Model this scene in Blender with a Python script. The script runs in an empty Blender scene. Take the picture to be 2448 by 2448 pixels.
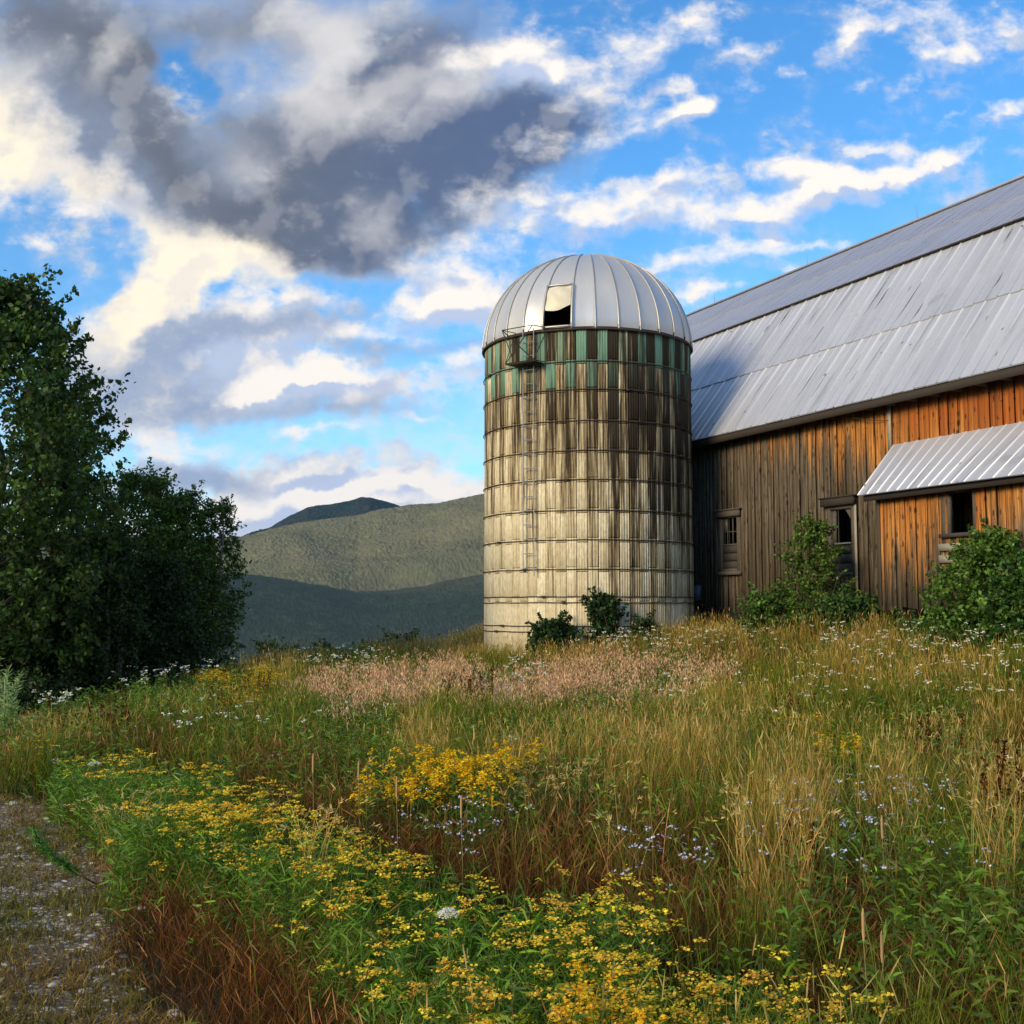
import bpy, math, random
import numpy as np
from mathutils import Vector
R_ = math.radians
rng = np.random.default_rng(7)
random.seed(7)
scene = bpy.context.scene
col = scene.collection

# ------------------------------------------------------------------ camera
FN = 2767.0                      # focal length in pixels of the 2448 px photograph
PITCH = math.atan(231/FN)
EYE = 1.65
cam_d = bpy.data.cameras.new('camera')
cam = bpy.data.objects.new('camera', cam_d); col.objects.link(cam)
cam_d.sensor_width = 36; cam_d.lens = 36*FN/2448
cam_d.clip_start = 0.1; cam_d.clip_end = 30000
cam.location = (0, 0, EYE); cam.rotation_euler = (math.pi/2 + PITCH, 0, 0)
scene.camera = cam

# ------------------------------------------------------------------ sun, exposure
SUN_AZ = math.atan2(-.747, -.665)       # where the sun stands, measured from +Y towards +X
SUN_EL = R_(21)
sd = bpy.data.lights.new('sun', 'SUN'); sd.energy = 4.1; sd.angle = R_(20.0); sd.color = (1, .80, .52)
sun = bpy.data.objects.new('sun', sd); col.objects.link(sun)
sdir = Vector((math.sin(SUN_AZ)*math.cos(SUN_EL), math.cos(SUN_AZ)*math.cos(SUN_EL), math.sin(SUN_EL)))
sun.rotation_euler = (-sdir).to_track_quat('-Z', 'Y').to_euler()
sun.location = (-20, -20, 30)
scene.view_settings.view_transform = 'Standard'
scene.view_settings.look = 'None'
scene.view_settings.exposure = 0.20
scene.view_settings.gamma = 1.0
scene.cycles.max_bounces = 6
scene.cycles.transparent_max_bounces = 8

SHADE_CLOUD = (-1600, -60, 700, 820, 720)
HAZE = 2.4e-5
scene.cycles.volume_bounces = 0
# ------------------------------------------------------------------ photograph rays (2448 px and 1932 px coordinates)
def ray(x, y):
    a = (x-1224)/FN; b = -(y-1224)/FN
    return np.array([a, math.cos(PITCH)-b*math.sin(PITCH), math.sin(PITCH)+b*math.cos(PITCH)])
KV = 2448/1932
def uv_sky(x, y):
    r = ray(x*KV, y*KV); return r[0]/r[1], r[2]/r[1]
def project(P):
    x = P[:, 0]; y = P[:, 1]; z = P[:, 2]-EYE
    d = y*math.cos(PITCH)+z*math.sin(PITCH); u = -y*math.sin(PITCH)+z*math.cos(PITCH)
    d = np.maximum(d, .1)
    return (1224+FN*x/d)/KV, (1224-FN*u/d)/KV

# ------------------------------------------------------------------ node helper
class NT:
    def __init__(s, tree): s.t = tree; s.n = tree.nodes; s.l = tree.links
    def add(s, typ, **kw):
        nd = s.n.new(typ)
        for k, v in kw.items(): setattr(nd, k, v)
        return nd
    def put(s, sock, v):
        if isinstance(v, bpy.types.NodeSocket): s.l.new(v, sock)
        elif v is not None: sock.default_value = v
    def math(s, op, a, b=None, c=None, clamp=False):
        nd = s.add('ShaderNodeMath', operation=op, use_clamp=clamp)
        s.put(nd.inputs[0], a)
        if b is not None: s.put(nd.inputs[1], b)
        if c is not None: s.put(nd.inputs[2], c)
        return nd.outputs[0]
    def vmath(s, op, a, b=None):
        nd = s.add('ShaderNodeVectorMath', operation=op)
        s.put(nd.inputs[0], a)
        if b is not None: s.put(nd.inputs[1], b)
        return nd.outputs[0]
    def smooth(s, v, a, b, lo=0.0, hi=1.0):
        nd = s.add('ShaderNodeMapRange', interpolation_type='SMOOTHSTEP')
        s.put(nd.inputs['Value'], v); s.put(nd.inputs['From Min'], a); s.put(nd.inputs['From Max'], b)
        s.put(nd.inputs['To Min'], lo); s.put(nd.inputs['To Max'], hi)
        return nd.outputs[0]
    def mix(s, f, a, b, blend='MIX'):
        nd = s.add('ShaderNodeMix', data_type='RGBA', blend_type=blend)
        s.put(nd.inputs[0], f); s.put(nd.inputs[6], a); s.put(nd.inputs[7], b)
        return nd.outputs[2]
    def noise(s, vec, scale, detail=4, rough=.55, dist=0.0, dim='3D'):
        nd = s.add('ShaderNodeTexNoise', noise_dimensions=dim)
        s.put(nd.inputs['Vector'], vec); s.put(nd.inputs['Scale'], scale)
        s.put(nd.inputs['Detail'], detail); s.put(nd.inputs['Roughness'], rough); s.put(nd.inputs['Distortion'], dist)
        return nd
    def voro(s, vec, scale, feature='F1'):
        nd = s.add('ShaderNodeTexVoronoi', feature=feature)
        s.put(nd.inputs['Vector'], vec); s.put(nd.inputs['Scale'], scale)
        return nd
    def mapping(s, vec, loc=(0, 0, 0), rot=(0, 0, 0), sc=(1, 1, 1), typ='POINT'):
        nd = s.add('ShaderNodeMapping', vector_type=typ)
        s.put(nd.inputs[0], vec)
        nd.inputs[1].default_value = loc; nd.inputs[2].default_value = rot; nd.inputs[3].default_value = sc
        return nd.outputs[0]
    def xyz(s, x, y, z):
        nd = s.add('ShaderNodeCombineXYZ'); s.put(nd.inputs[0], x); s.put(nd.inputs[1], y); s.put(nd.inputs[2], z)
        return nd.outputs[0]
    def sep(s, v):
        nd = s.add('ShaderNodeSeparateXYZ'); s.put(nd.inputs[0], v); return nd.outputs
def c4(c): return (c[0], c[1], c[2], 1.0)

# ------------------------------------------------------------------ sky
world = bpy.data.worlds.new('World'); scene.world = world; world.use_nodes = True
W = NT(world.node_tree)
for nd in list(W.n): W.n.remove(nd)
SKY_STRENGTH = 0.112
sky = W.add('ShaderNodeTexSky', sky_type='NISHITA', sun_disc=False)
sky.sun_elevation = SUN_EL; sky.sun_rotation = SUN_AZ; sky.air_density = 1.0; sky.dust_density = .3; sky.ozone_density = 2.0
tc = W.add('ShaderNodeTexCoord'); gdir = tc.outputs['Generated']
dx, dy, dz = W.sep(gdir)
hsv = W.add('ShaderNodeHueSaturation'); hsv.inputs['Saturation'].default_value = 1.25; hsv.inputs['Value'].default_value = 1.0
W.put(hsv.inputs['Color'], sky.outputs[0])
skycol = W.mix(1.0, hsv.outputs[0], (1.15, 1.62, 1.85, 1), 'MULTIPLY')
ysafe = W.math('MAXIMUM', dy, .05)
u = W.math('DIVIDE', dx, ysafe); v = W.math('DIVIDE', dz, ysafe)
P0 = W.xyz(u, v, 0.0)
front = W.smooth(dy, .15, .45)
# domain warp, so that the masses get ragged outlines
wn1 = W.noise(P0, 5.5, 5, .55); wn2 = W.noise(P0, 22, 4, .6)
off1 = W.vmath('MULTIPLY', W.vmath('SUBTRACT', wn1.outputs['Color'], (.5, .5, .5)), (.13, .075, 0))
off2 = W.vmath('MULTIPLY', W.vmath('SUBTRACT', wn2.outputs['Color'], (.5, .5, .5)), (.040, .032, 0))
PW = W.vmath('ADD', W.vmath('ADD', P0, off1), off2)
def blobsum(lst, vec):
    tot = None
    for (cx, cy, rx, ry, ang, w) in lst:
        uu, vv = uv_sky(cx, cy)
        m = W.mapping(vec, (uu, vv, 0), (0, 0, R_(ang)), (rx/2184.0, ry/2184.0, 1), 'TEXTURE')
        g = W.add('ShaderNodeTexGradient', gradient_type='SPHERICAL'); W.put(g.inputs[0], m)
        o = W.math('MULTIPLY', g.outputs['Fac'], w) if tot is None else W.math('MULTIPLY_ADD', g.outputs['Fac'], w, tot)
        tot = o
    return tot
fine = W.noise(P0, 17, 8, .6).outputs['Fac']; fineS = W.noise(P0, 17, 5, .5).outputs['Fac']
fineL = W.noise(W.vmath('ADD', P0, (-.016, .012, 0)), 17, 5, .5).outputs['Fac']
relief = W.math('SUBTRACT', fineS, fineL)            # >0 where the cloud bulges away from the light
broad = W.noise(P0, 6.0, 6, .6).outputs['Fac']
WHITE = (8.6, 8.0, 7.3, 1); CREAM = (9.6, 8.3, 5.7, 1); GREY = (3.4, 4.2, 5.6, 1); DARK = (1.35, 1.85, 2.7, 1); LILAC = (5.9, 6.3, 7.4, 1)
PUFF = [(1190,385,170,46,8,1.1),(1250,330,110,36,12,1.1),(1110,420,100,44,0,.9),(1400,398,130,34,3,1.2),(1550,350,150,40,12,1.2),(1660,320,150,44,20,1.1),
 (1780,295,80,26,15,1),(1400,478,110,34,10,1.1),(1240,488,85,26,5,1.1),(1190,232,200,36,18,1.1),(1310,198,60,22,10,1),(1070,150,120,52,-12,1.1),(970,100,150,66,10,1.1),(1250,50,130,50,25,.9),(1210,100,60,50,40,.6),
 (1415,70,50,26,30,.9),(1425,160,44,20,10,.7),(1640,260,50,20,5,.9),(1620,50,90,34,40,.8),(1790,102,100,32,5,1.2),(1700,40,160,26,15,.8),(1850,50,120,26,-10,.7),(1885,200,50,22,10,1.1),(1790,210,70,12,30,.7),
 (1300,550,75,16,0,1.1),(1500,310,90,30,5,1),(1660,440,80,14,15,.8),(1480,512,90,16,0,.8),(1540,460,70,16,5,.7),(1270,155,34,20,0,.9),(1700,170,90,22,30,.5),
 (110,460,60,18,0,.9),(40,370,50,50,0,.8),(170,385,70,24,-10,.9),(620,820,80,14,0,1.1),(800,800,60,11,0,.8),(880,500,150,74,5,1.2),(900,560,140,46,5,1.1),(800,590,130,40,8,1.1),
 (1500,120,34,14,10,.7),(1610,150,60,24,0,.5),(980,370,120,34,5,.8),(1330,60,60,20,15,.5),(500,570,80,26,0,.8),(545,725,120,34,5,1.1),(640,715,140,30,0,1.1),(480,745,90,30,0,1.0),(860,690,90,34,0,1),(690,640,160,26,2,.9),(450,600,70,30,0,.8),
 (360,850,170,26,3,1),(620,880,200,20,4,.9),(600,930,160,36,0,1.1),(820,920,190,34,4,1.1),(720,950,170,24,0,.9),(470,960,200,30,0,.9),(270,820,90,24,0,.9),(760,905,120,22,4,.8)]
LOW = [(330,700,280,80,5,1.1),(520,640,260,60,5,.9),(630,745,250,46,0,1.0),(440,890,340,48,3,1.0),(640,940,330,46,0,1.0),(820,925,220,50,0,.9),(480,990,340,46,0,1.0),(250,650,200,70,10,1.0),(320,770,200,50,5,.9),(740,1020,300,40,0,.8),(560,560,200,34,0,.6)]
LOWDARK = [(500,618,290,34,6,1.0),(300,665,200,40,10,1.0),(360,765,270,46,10,1.25),(640,780,200,24,-2,1.0),(470,900,320,30,4,1.1),(700,665,180,26,0,.9),(560,960,160,20,0,.6),(780,960,150,18,0,.7),(250,720,140,46,10,1.0),(900,540,140,30,5,.8),(880,660,90,20,0,.5),(350,880,120,22,0,.7)]
CREAMB = [(20,200,150,190,-30,1.2),(110,260,170,110,-42,1.3),(210,340,120,62,-35,1.1),(400,470,190,84,-8,1.7),(330,545,160,60,35,1.3),(250,600,130,46,20,.9),(520,455,130,66,0,1.1),(230,660,70,44,40,.9),(330,415,110,50,-20,.8)]
DARKB = [(140,60,400,190,-28,1.2),(230,240,220,150,-50,1.1),(330,330,200,110,-35,1.1),(540,330,240,170,-25,1.25),(780,250,420,150,22,1.15),(620,440,230,90,-15,1.05),(930,290,280,100,20,1.15),(740,110,280,150,35,1.1),(520,40,300,110,0,1.0),(850,420,230,60,14,.8),(650,500,120,50,0,.6),(345,160,80,130,25,-1.1),(380,100,60,60,0,-.3)]
DEEP = [(610,330,200,150,60,1.1),(760,340,340,80,18,1.3),(900,280,300,90,22,1.4),(620,460,180,56,-12,1.1),(170,60,330,90,-30,1.2),(260,260,160,60,-45,.8),(800,110,180,70,60,1.2),(340,350,140,50,-35,1.0),(700,200,130,60,60,.7),(480,60,150,60,0,.5)]
LIGHTIN = [(650,95,60,130,-30,1.1),(560,160,110,60,-20,1.0),(690,205,120,44,28,1.2),(620,40,100,70,0,.9),(880,110,150,60,20,1.1),(190,90,36,80,-20,.9),(470,300,90,60,0,.7),(560,30,70,50,0,.7),(850,200,160,36,25,.9),(450,120,60,80,0,.7),(60,120,60,60,0,.6),(700,430,50,70,20,.7)]
PQ = W.vmath('MULTIPLY', P0, (1, 1.35, 1))
warm = W.noise(PQ, 44, 6, .62, .3).outputs['Fac']
body = W.math('ADD', W.math('MULTIPLY', W.noise(PQ, 14, 7, .58).outputs['Fac'], .68), W.math('MULTIPLY', warm, .32))
GROW = 1.0
def dens_of(lst, amp, gr=1.0):
    return W.math('MULTIPLY_ADD', W.math('SUBTRACT', body, .5), amp, blobsum([(a_, b_, c_*gr, d_*gr*1.12, e_, f_) for a_, b_, c_, d_, e_, f_ in lst], PW))
def over(base, colr, dens, t0, t1, k=1.0):
    return W.mix(W.math('MULTIPLY', W.math('MULTIPLY', W.smooth(dens, t0, t1), k), front), base, colr)
# thin veils low over the hills
veil = W.math('MULTIPLY', W.smooth(v, .42, .05, 0, .55), W.smooth(body, .30, .80))
c = W.mix(W.math('MULTIPLY', veil, front), skycol, (8.6, 8.7, 8.9, 1))
# grey-blue low banks, darker bellies
ld = dens_of(LOW, 3.4, 1.25)
c = over(c, W.mix(W.smooth(relief, -.07, .05), (7.6, 7.1, 6.7, 1), (4.4, 5.0, 6.3, 1)), ld, .10, .95, .95)
c = over(c, (2.5, 3.2, 4.6, 1), dens_of(LOWDARK, 3.0, 1.35), .0, 1.3, .92)
# the dark mass with the cream glow under it
cd = dens_of(CREAMB, 2.2, 1.05)
ccol = W.mix(W.smooth(relief, -.02, .10), CREAM, (7.2, 6.5, 5.6, 1))
ccol = W.mix(W.smooth(body, .50, .68, .5, 0), ccol, (8.6, 7.9, 6.9, 1))
c = over(c, ccol, cd, -.05, 1.0)
dd = dens_of(DARKB, 1.35, 1.08)
dcol = W.mix(W.smooth(dd, .15, 1.0), (5.2, 5.4, 6.0, 1), (2.2, 2.7, 3.7, 1))
deep = W.math('MULTIPLY_ADD', W.math('SUBTRACT', broad, .5), .8, dens_of(DEEP, .45, 1.45))
dcol = W.mix(W.smooth(deep, -.35, 1.3), dcol, W.mix(W.smooth(u, -.30, .0), (1.15, 1.3, 1.6, 1), (.80, 1.2, 2.2, 1)))
lin = dens_of(LIGHTIN, 1.0, 1.35)
dcol = W.mix(W.smooth(lin, -.1, 1.5, 0, .78), dcol, (7.0, 6.7, 6.5, 1))
dcol = W.mix(W.smooth(relief, -.02, -.13, 0, .14), dcol, (7.6, 7.3, 6.9, 1))
c = over(c, dcol, dd, -.08, .95)
# puffs: warm heads, lilac bellies
pd = dens_of(PUFF, 3.6, 1.40)
pdo = blobsum(PUFF, W.vmath('ADD', PW, (.004, .013, 0))); pdi = blobsum(PUFF, PW)
under = W.smooth(W.math('ADD', W.math('SUBTRACT', pdo, pdi), W.math('MULTIPLY', relief, 2.4)), -.20, .50)
pcol = W.mix(under, WHITE, (4.4, 5.1, 6.7, 1)); pcol = W.mix(W.smooth(pd, .2, .9, .45, 0), pcol, (6.0, 6.6, 7.6, 1))
c = over(c, pcol, pd, .16, 1.35, 1.0)
# broken cloud over the rest of the sky, behind the camera
zz = W.math('ADD', W.math('ABSOLUTE', dz), .18)
PB = W.xyz(W.math('DIVIDE', dx, zz), W.math('DIVIDE', dy, zz), 0.0)
nb = W.noise(PB, 1.1, 7, .6).outputs['Fac']
ba = W.math('MULTIPLY', W.smooth(nb, .47, .66), W.math('SUBTRACT', 1.0, front))
c = W.mix(ba, c, (7.0, 6.7, 6.3, 1))
bg = W.add('ShaderNodeBackground'); bg.inputs['Strength'].default_value = SKY_STRENGTH
W.put(bg.inputs['Color'], c)
world.cycles.sampling_method = 'MANUAL'; world.cycles.sample_map_resolution = 512
wo = W.add('ShaderNodeOutputWorld'); W.l.new(bg.outputs[0], wo.inputs[0])

# ------------------------------------------------------------------ mesh helpers
def tag(o, label=None, cat=None, group=None, kind=None):
    if label: o['label'] = label
    if cat: o['category'] = cat
    if group: o['group'] = group
    if kind: o['kind'] = kind
    return o
def empty(name, loc=(0, 0, 0)):
    o = bpy.data.objects.new(name, None); col.objects.link(o); o.location = loc; o.empty_display_size = .2
    return o
def link(name, me, mat=None, parent=None):
    o = bpy.data.objects.new(name, me); col.objects.link(o)
    if mat: me.materials.append(mat)
    if parent:
        o.parent = parent
        pl = Vector(parent.location); pp = parent.parent
        while pp: pl += Vector(pp.location); pp = pp.parent
        me.transform(__import__('mathutils').Matrix.Translation(-pl))   # meshes are written in world coordinates
    return o
class QM:
    """quads collected as numpy arrays, with a colour per vertex and uv"""
    def __init__(s): s.V = []; s.Q = []; s.C = []; s.U = []; s.n = 0
    def add(s, V, Q, C=None, U=None):
        V = np.asarray(V, float).reshape(-1, 3); Q = np.asarray(Q, np.int64).reshape(-1, 4)
        if C is None: C = np.ones((len(V), 3))*.5
        C = np.asarray(C, float)
        if C.ndim == 1: C = np.tile(C, (len(V), 1))
        if U is None: U = np.zeros((len(V), 2))
        s.V.append(V); s.Q.append(Q+s.n); s.C.append(C); s.U.append(np.asarray(U, float).reshape(-1, 2)); s.n += len(V)
    def quad(s, a, b, c_, d, C=None, U=None):
        s.add([a, b, c_, d], [[0, 1, 2, 3]], C, U)
    def box(s, o, ex, ey, ez, C=None, U=None):
        """o corner, three edge vectors"""
        o, ex, ey, ez = [np.asarray(q, float) for q in (o, ex, ey, ez)]
        V = [o, o+ex, o+ex+ey, o+ey, o+ez, o+ex+ez, o+ex+ey+ez, o+ey+ez]
        Q = [[0, 3, 2, 1], [4, 5, 6, 7], [0, 1, 5, 4], [1, 2, 6, 5], [2, 3, 7, 6], [3, 0, 4, 7]]
        if np.dot(np.cross(ex, ey), ez) < 0: Q = [q[::-1] for q in Q]
        s.add(V, Q, C, U)
    def tube(s, pts, rad, sides=6, C=None, caps=True):
        pts = np.asarray(pts, float); n = len(pts)
        rad = np.full(n, rad) if np.isscalar(rad) else np.asarray(rad, float)
        T = np.gradient(pts, axis=0); T /= np.linalg.norm(T, axis=1)[:, None]+1e-9
        ref = np.array([0, 0, 1.]) if abs(T[0][2]) < .9 else np.array([1., 0, 0])
        A = np.cross(T, ref); A /= np.linalg.norm(A, axis=1)[:, None]+1e-9
        Bv = np.cross(T, A)
        th = np.arange(sides)/sides*2*np.pi
        V = pts[:, None, :]+rad[:, None, None]*(np.cos(th)[None, :, None]*A[:, None, :]+np.sin(th)[None, :, None]*Bv[:, None, :])
        Q = []
        for i in range(n-1):
            for j in range(sides):
                k = (j+1) % sides
                Q.append([i*sides+j, i*sides+k, (i+1)*sides+k, (i+1)*sides+j])
        if caps and sides == 6:
            for b in (0, (n-1)*sides): Q += [[b, b+1, b+2, b+3], [b, b+3, b+4, b+5]]
        s.add(V.reshape(-1, 3), Q, C)
    def mesh(s, name, smooth=False):
        V = np.concatenate(s.V); Q = np.concatenate(s.Q); C = np.concatenate(s.C); U = np.concatenate(s.U)
        me = bpy.data.meshes.new(name)
        me.vertices.add(len(V)); me.vertices.foreach_set('co', V.astype(np.float32).ravel())
        me.loops.add(len(Q)*4); me.loops.foreach_set('vertex_index', Q.astype(np.int32).ravel())
        me.polygons.add(len(Q)); me.polygons.foreach_set('loop_start', (np.arange(len(Q))*4).astype(np.int32))
        if smooth: me.polygons.foreach_set('use_smooth', np.ones(len(Q), bool))
        me.update(calc_edges=True)
        at = me.color_attributes.new('Col', 'FLOAT_COLOR', 'POINT')
        at.data.foreach_set('color', np.c_[C, np.ones(len(C))].astype(np.float32).ravel())
        uvl = me.uv_layers.new(name='UVMap')
        uvl.data.foreach_set('uv', U[Q.ravel()].astype(np.float32).ravel())
        return me
    def build(s, name, mat=None, parent=None, smooth=False):
        return link(name, s.mesh(name, smooth), mat, parent)

# value noise
_perm = rng.random((256, 256))
def vnoise(x, y, s=1.0, seed=0):
    x = np.asarray(x)/s+seed*17.3; y = np.asarray(y)/s+seed*9.1
    xi = np.floor(x).astype(int); yi = np.floor(y).astype(int); fx = x-xi; fy = y-yi
    fx = fx*fx*(3-2*fx); fy = fy*fy*(3-2*fy)
    g = lambda a, b: _perm[a & 255, b & 255]
    return (g(xi, yi)*(1-fx)+g(xi+1, yi)*fx)*(1-fy)+(g(xi, yi+1)*(1-fx)+g(xi+1, yi+1)*fx)*fy
def fbm(x, y, s, o=4, seed=0):
    t = 0; a = 1; n = 0
    for i in range(o): t = t+a*vnoise(x, y, s/2**i, seed+i); n += a; a *= .5
    return t/n
def sstep(t): t = np.clip(t, 0, 1); return t*t*(3-2*t)

# ------------------------------------------------------------------ barn frame
AZB = math.atan2(-.4602, 1.0033)
FARV = np.array([-.41703, .90889, 0]); SV = -FARV; NV = np.array([.90889, .41703, 0]); UPV = np.array([0, 0, 1.])
W0 = np.array([4.834, 31.0, 0])
def B(a, w, z): return W0+SV*a+NV*w+UPV*z
def on_wall(x, y, w):                     # photograph pixel (2448) to barn coordinates on the vertical plane w
    r = ray(x, y); t = np.dot(W0, NV)+w; p = r*(t/np.dot(r, NV)); return np.dot(p-W0, SV), p[2]+EYE
SILO = np.array([1.97, 30.0, 0]); SR = 2.70

# ------------------------------------------------------------------ terrain height
RC = np.array([60, 110, 260, 600, 1000, 1700, 2050, 3600, 4300, 6500, 7600, 9500.])
def crest(tab, az):
    xs = []; ys = []
    for x, y in tab:
        r = ray(x, y); xs.append(math.degrees(math.atan2(r[0], r[1]))); ys.append(r[2]/math.hypot(r[0], r[1]))
    xs = [-120]+xs+[60]; ys = [ys[0]*.9]+ys+[ys[-1]*.9]
    return np.interp(az, xs, ys)
T1 = [(-300,1350),(300,1352),(524,1372),(640,1385),(773,1404),(855,1420),(930,1420),(1013,1408),(1090,1392),(1162,1378),(1400,1340)]
T2 = [(-400,1330),(430,1320),(578,1307),(648,1282),(731,1264),(790,1256),(855,1249),(909,1234),(980,1222),(1046,1219),(1100,1207),(1159,1196),(1300,1180),(1600,1190),(2500,1260)]
T3 = [(-400,1330),(400,1300),(553,1288),(607,1281),(642,1281),(690,1255),(735,1236),(789,1232),(830,1226),(860,1219),(885,1222),(909,1234),(980,1262),(1200,1290),(2500,1330)]
def far_height(x, y):
    r = np.hypot(x, y); az = np.degrees(np.arctan2(x, y))
    h1 = crest(T1, az)*1700+EYE; h2 = crest(T2, az)*3600+EYE; h3 = crest(T3, az)*6500+EYE
    o = np.ones_like(r)
    K = [-7*o, -16*o, -45*o, -70*o, -60*o, h1, h1-34, h2, h2-120, h3, h3-220, h3-400]
    out = K[0].copy()
    for i in range(len(RC)-1):
        t = (r-RC[i])/(RC[i+1]-RC[i]); m = (t >= 0) & (t <= 1)
        tt = t*.55+.45*sstep(t)
        if i in (4, 6, 8):           # convex shoulders towards the crests
            tt = np.sin(np.clip(t, 0, 1)*np.pi/2)**.85
        out = np.where(m, K[i]*(1-tt)+K[i+1]*tt, out)
    out = np.where(r > RC[-1], K[-1], out)
    # spurs and gullies
    g = fbm(x*.9+y*.35, y*.5-x*.2, 620, 4, 3)-.5
    rel = sstep((r-1900)/400)*(1-sstep((r-2700)/700))+.8*sstep((r-4400)/500)*(1-sstep((r-6300)/200))
    return out+g*rel*250+(fbm(x, y, 90, 3, 9)-.5)*np.clip((r-150)/600, 0, 1)*(1-sstep((r-3000)/500))*14
def near_height(x, y):
    q = NV[0]*(x-W0[0])+NV[1]*(y-W0[1])
    z = .86*sstep((q+9)/9)*sstep((y+2)/26)
    z = z-.34*sstep((-4-x)/5)*sstep((y-10)/14)
    z = z+(fbm(x, y, 3.0, 3, 5)-.5)*.16+(fbm(x, y, .7, 2, 8)-.5)*.05
    off = np.maximum(sstep((-q-5)/4), sstep((-x-.3)/2.5))
    z = z-off*np.maximum(y-32.5, 0)**1.3*.11
    return z
def Zg(x, y):
    x = np.asarray(x, float); y = np.asarray(y, float); r = np.hypot(x, y)
    q = NV[0]*(x-W0[0])+NV[1]*(y-W0[1])
    a = near_height(x, y); b = far_height(x, y)
    t = sstep((r-58)/70)
    return a*(1-t)+b*t
def ground_z(x, y): return float(Zg(np.array([x]), np.array([y]))[0])
def ground_at(x, y, dist):
    """ground point under photograph pixel column x (1932) at depth dist"""
    r = ray(x*KV, 1455); X = r[0]/r[1]*dist
    return np.array([X, dist, ground_z(X, dist)])

# ------------------------------------------------------------------ materials
def newmat(name):
    m = bpy.data.materials.new(name); m.use_nodes = True
    T = NT(m.node_tree)
    for nd in list(T.n): T.n.remove(nd)
    out = T.add('ShaderNodeOutputMaterial')
    return m, T, out
def principled(T, out, color, rough=.8, metal=0.0, bump=None, bdist=.02, bstr=1.0, spec=.5):
    p = T.add('ShaderNodeBsdfPrincipled')
    T.put(p.inputs['Base Color'], color); T.put(p.inputs['Roughness'], rough); T.put(p.inputs['Metallic'], metal)
    p.inputs['Specular IOR Level'].default_value = spec
    if bump is not None:
        b = T.add('ShaderNodeBump'); b.inputs['Strength'].default_value = bstr; b.inputs['Distance'].default_value = bdist
        T.put(b.inputs['Height'], bump); T.l.new(b.outputs[0], p.inputs['Normal'])
    T.l.new(p.outputs[0], out.inputs[0]); return p
def mat_veg(name, trans=.3, gain=1.0):
    m, T, out = newmat(name)
    a = T.add('ShaderNodeAttribute', attribute_name='Col')
    cc = T.mix(1.0, a.outputs['Color'], (gain, gain, gain, 1), 'MULTIPLY')
    d = T.add('ShaderNodeBsdfDiffuse'); t = T.add('ShaderNodeBsdfTranslucent'); mx = T.add('ShaderNodeMixShader')
    T.put(d.inputs[0], cc); T.put(t.inputs[0], cc); mx.inputs[0].default_value = trans
    T.l.new(d.outputs[0], mx.inputs[1]); T.l.new(t.outputs[0], mx.inputs[2]); T.l.new(mx.outputs[0], out.inputs[0])
    return m
def mat_leaf(name, trans=.25):
    m, T, out = newmat(name)
    a = T.add('ShaderNodeAttribute', attribute_name='Col')
    p = T.add('ShaderNodeBsdfPrincipled'); T.put(p.inputs['Base Color'], a.outputs['Color']); p.inputs['Roughness'].default_value = .5
    p.inputs['Specular IOR Level'].default_value = .3
    t = T.add('ShaderNodeBsdfTranslucent'); T.put(t.inputs[0], T.mix(1.0, a.outputs['Color'], (1.5, 1.7, .7, 1), 'MULTIPLY'))
    mx = T.add('ShaderNodeMixShader'); mx.inputs[0].default_value = trans
    T.l.new(p.outputs[0], mx.inputs[1]); T.l.new(t.outputs[0], mx.inputs[2]); T.l.new(mx.outputs[0], out.inputs[0])
    return m
M_GRASS = mat_veg('grass_blades', .35); M_FLOWER = mat_veg('petals', .25); M_LEAF = mat_leaf('leaves')
def simple(name, c, rough=.8, metal=0, nscale=20, var=.35, bd=.004):
    m, T, out = newmat(name)
    g = T.add('ShaderNodeNewGeometry')
    n = T.noise(g.outputs['Position'], nscale, 5, .6)
    cc = T.mix(n.outputs['Fac'], c4([q*(1-var) for q in c]), c4([min(1, q*(1+var)) for q in c]))
    principled(T, out, cc, rough, metal, n.outputs['Fac'], bd)
    return m
M_IRON = simple('rusty_iron', (.045, .028, .02), .85, .0, 40)
M_GALV = simple('galvanised_steel', (.42, .43, .44), .5, .6, 30, .2)
M_DARKWOOD = simple('dark_wood', (.035, .025, .018), .9, 0, 15)
M_BARK = simple('bark', (.07, .055, .04), .9, 0, 12, .5, .01)
M_BIRCH = simple('birch_bark', (.17, .16, .14), .85, 0, 9, .7, .004)
M_STONE = simple('field_stone', (.20, .18, .15), .9, 0, 4, .5, .03)
M_PALEROCK = simple('pale_stone', (.42, .40, .34), .85, 0, 25, .3, .006)
M_STEM = simple('stem', (.07, .10, .03), .8, 0, 20)

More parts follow.
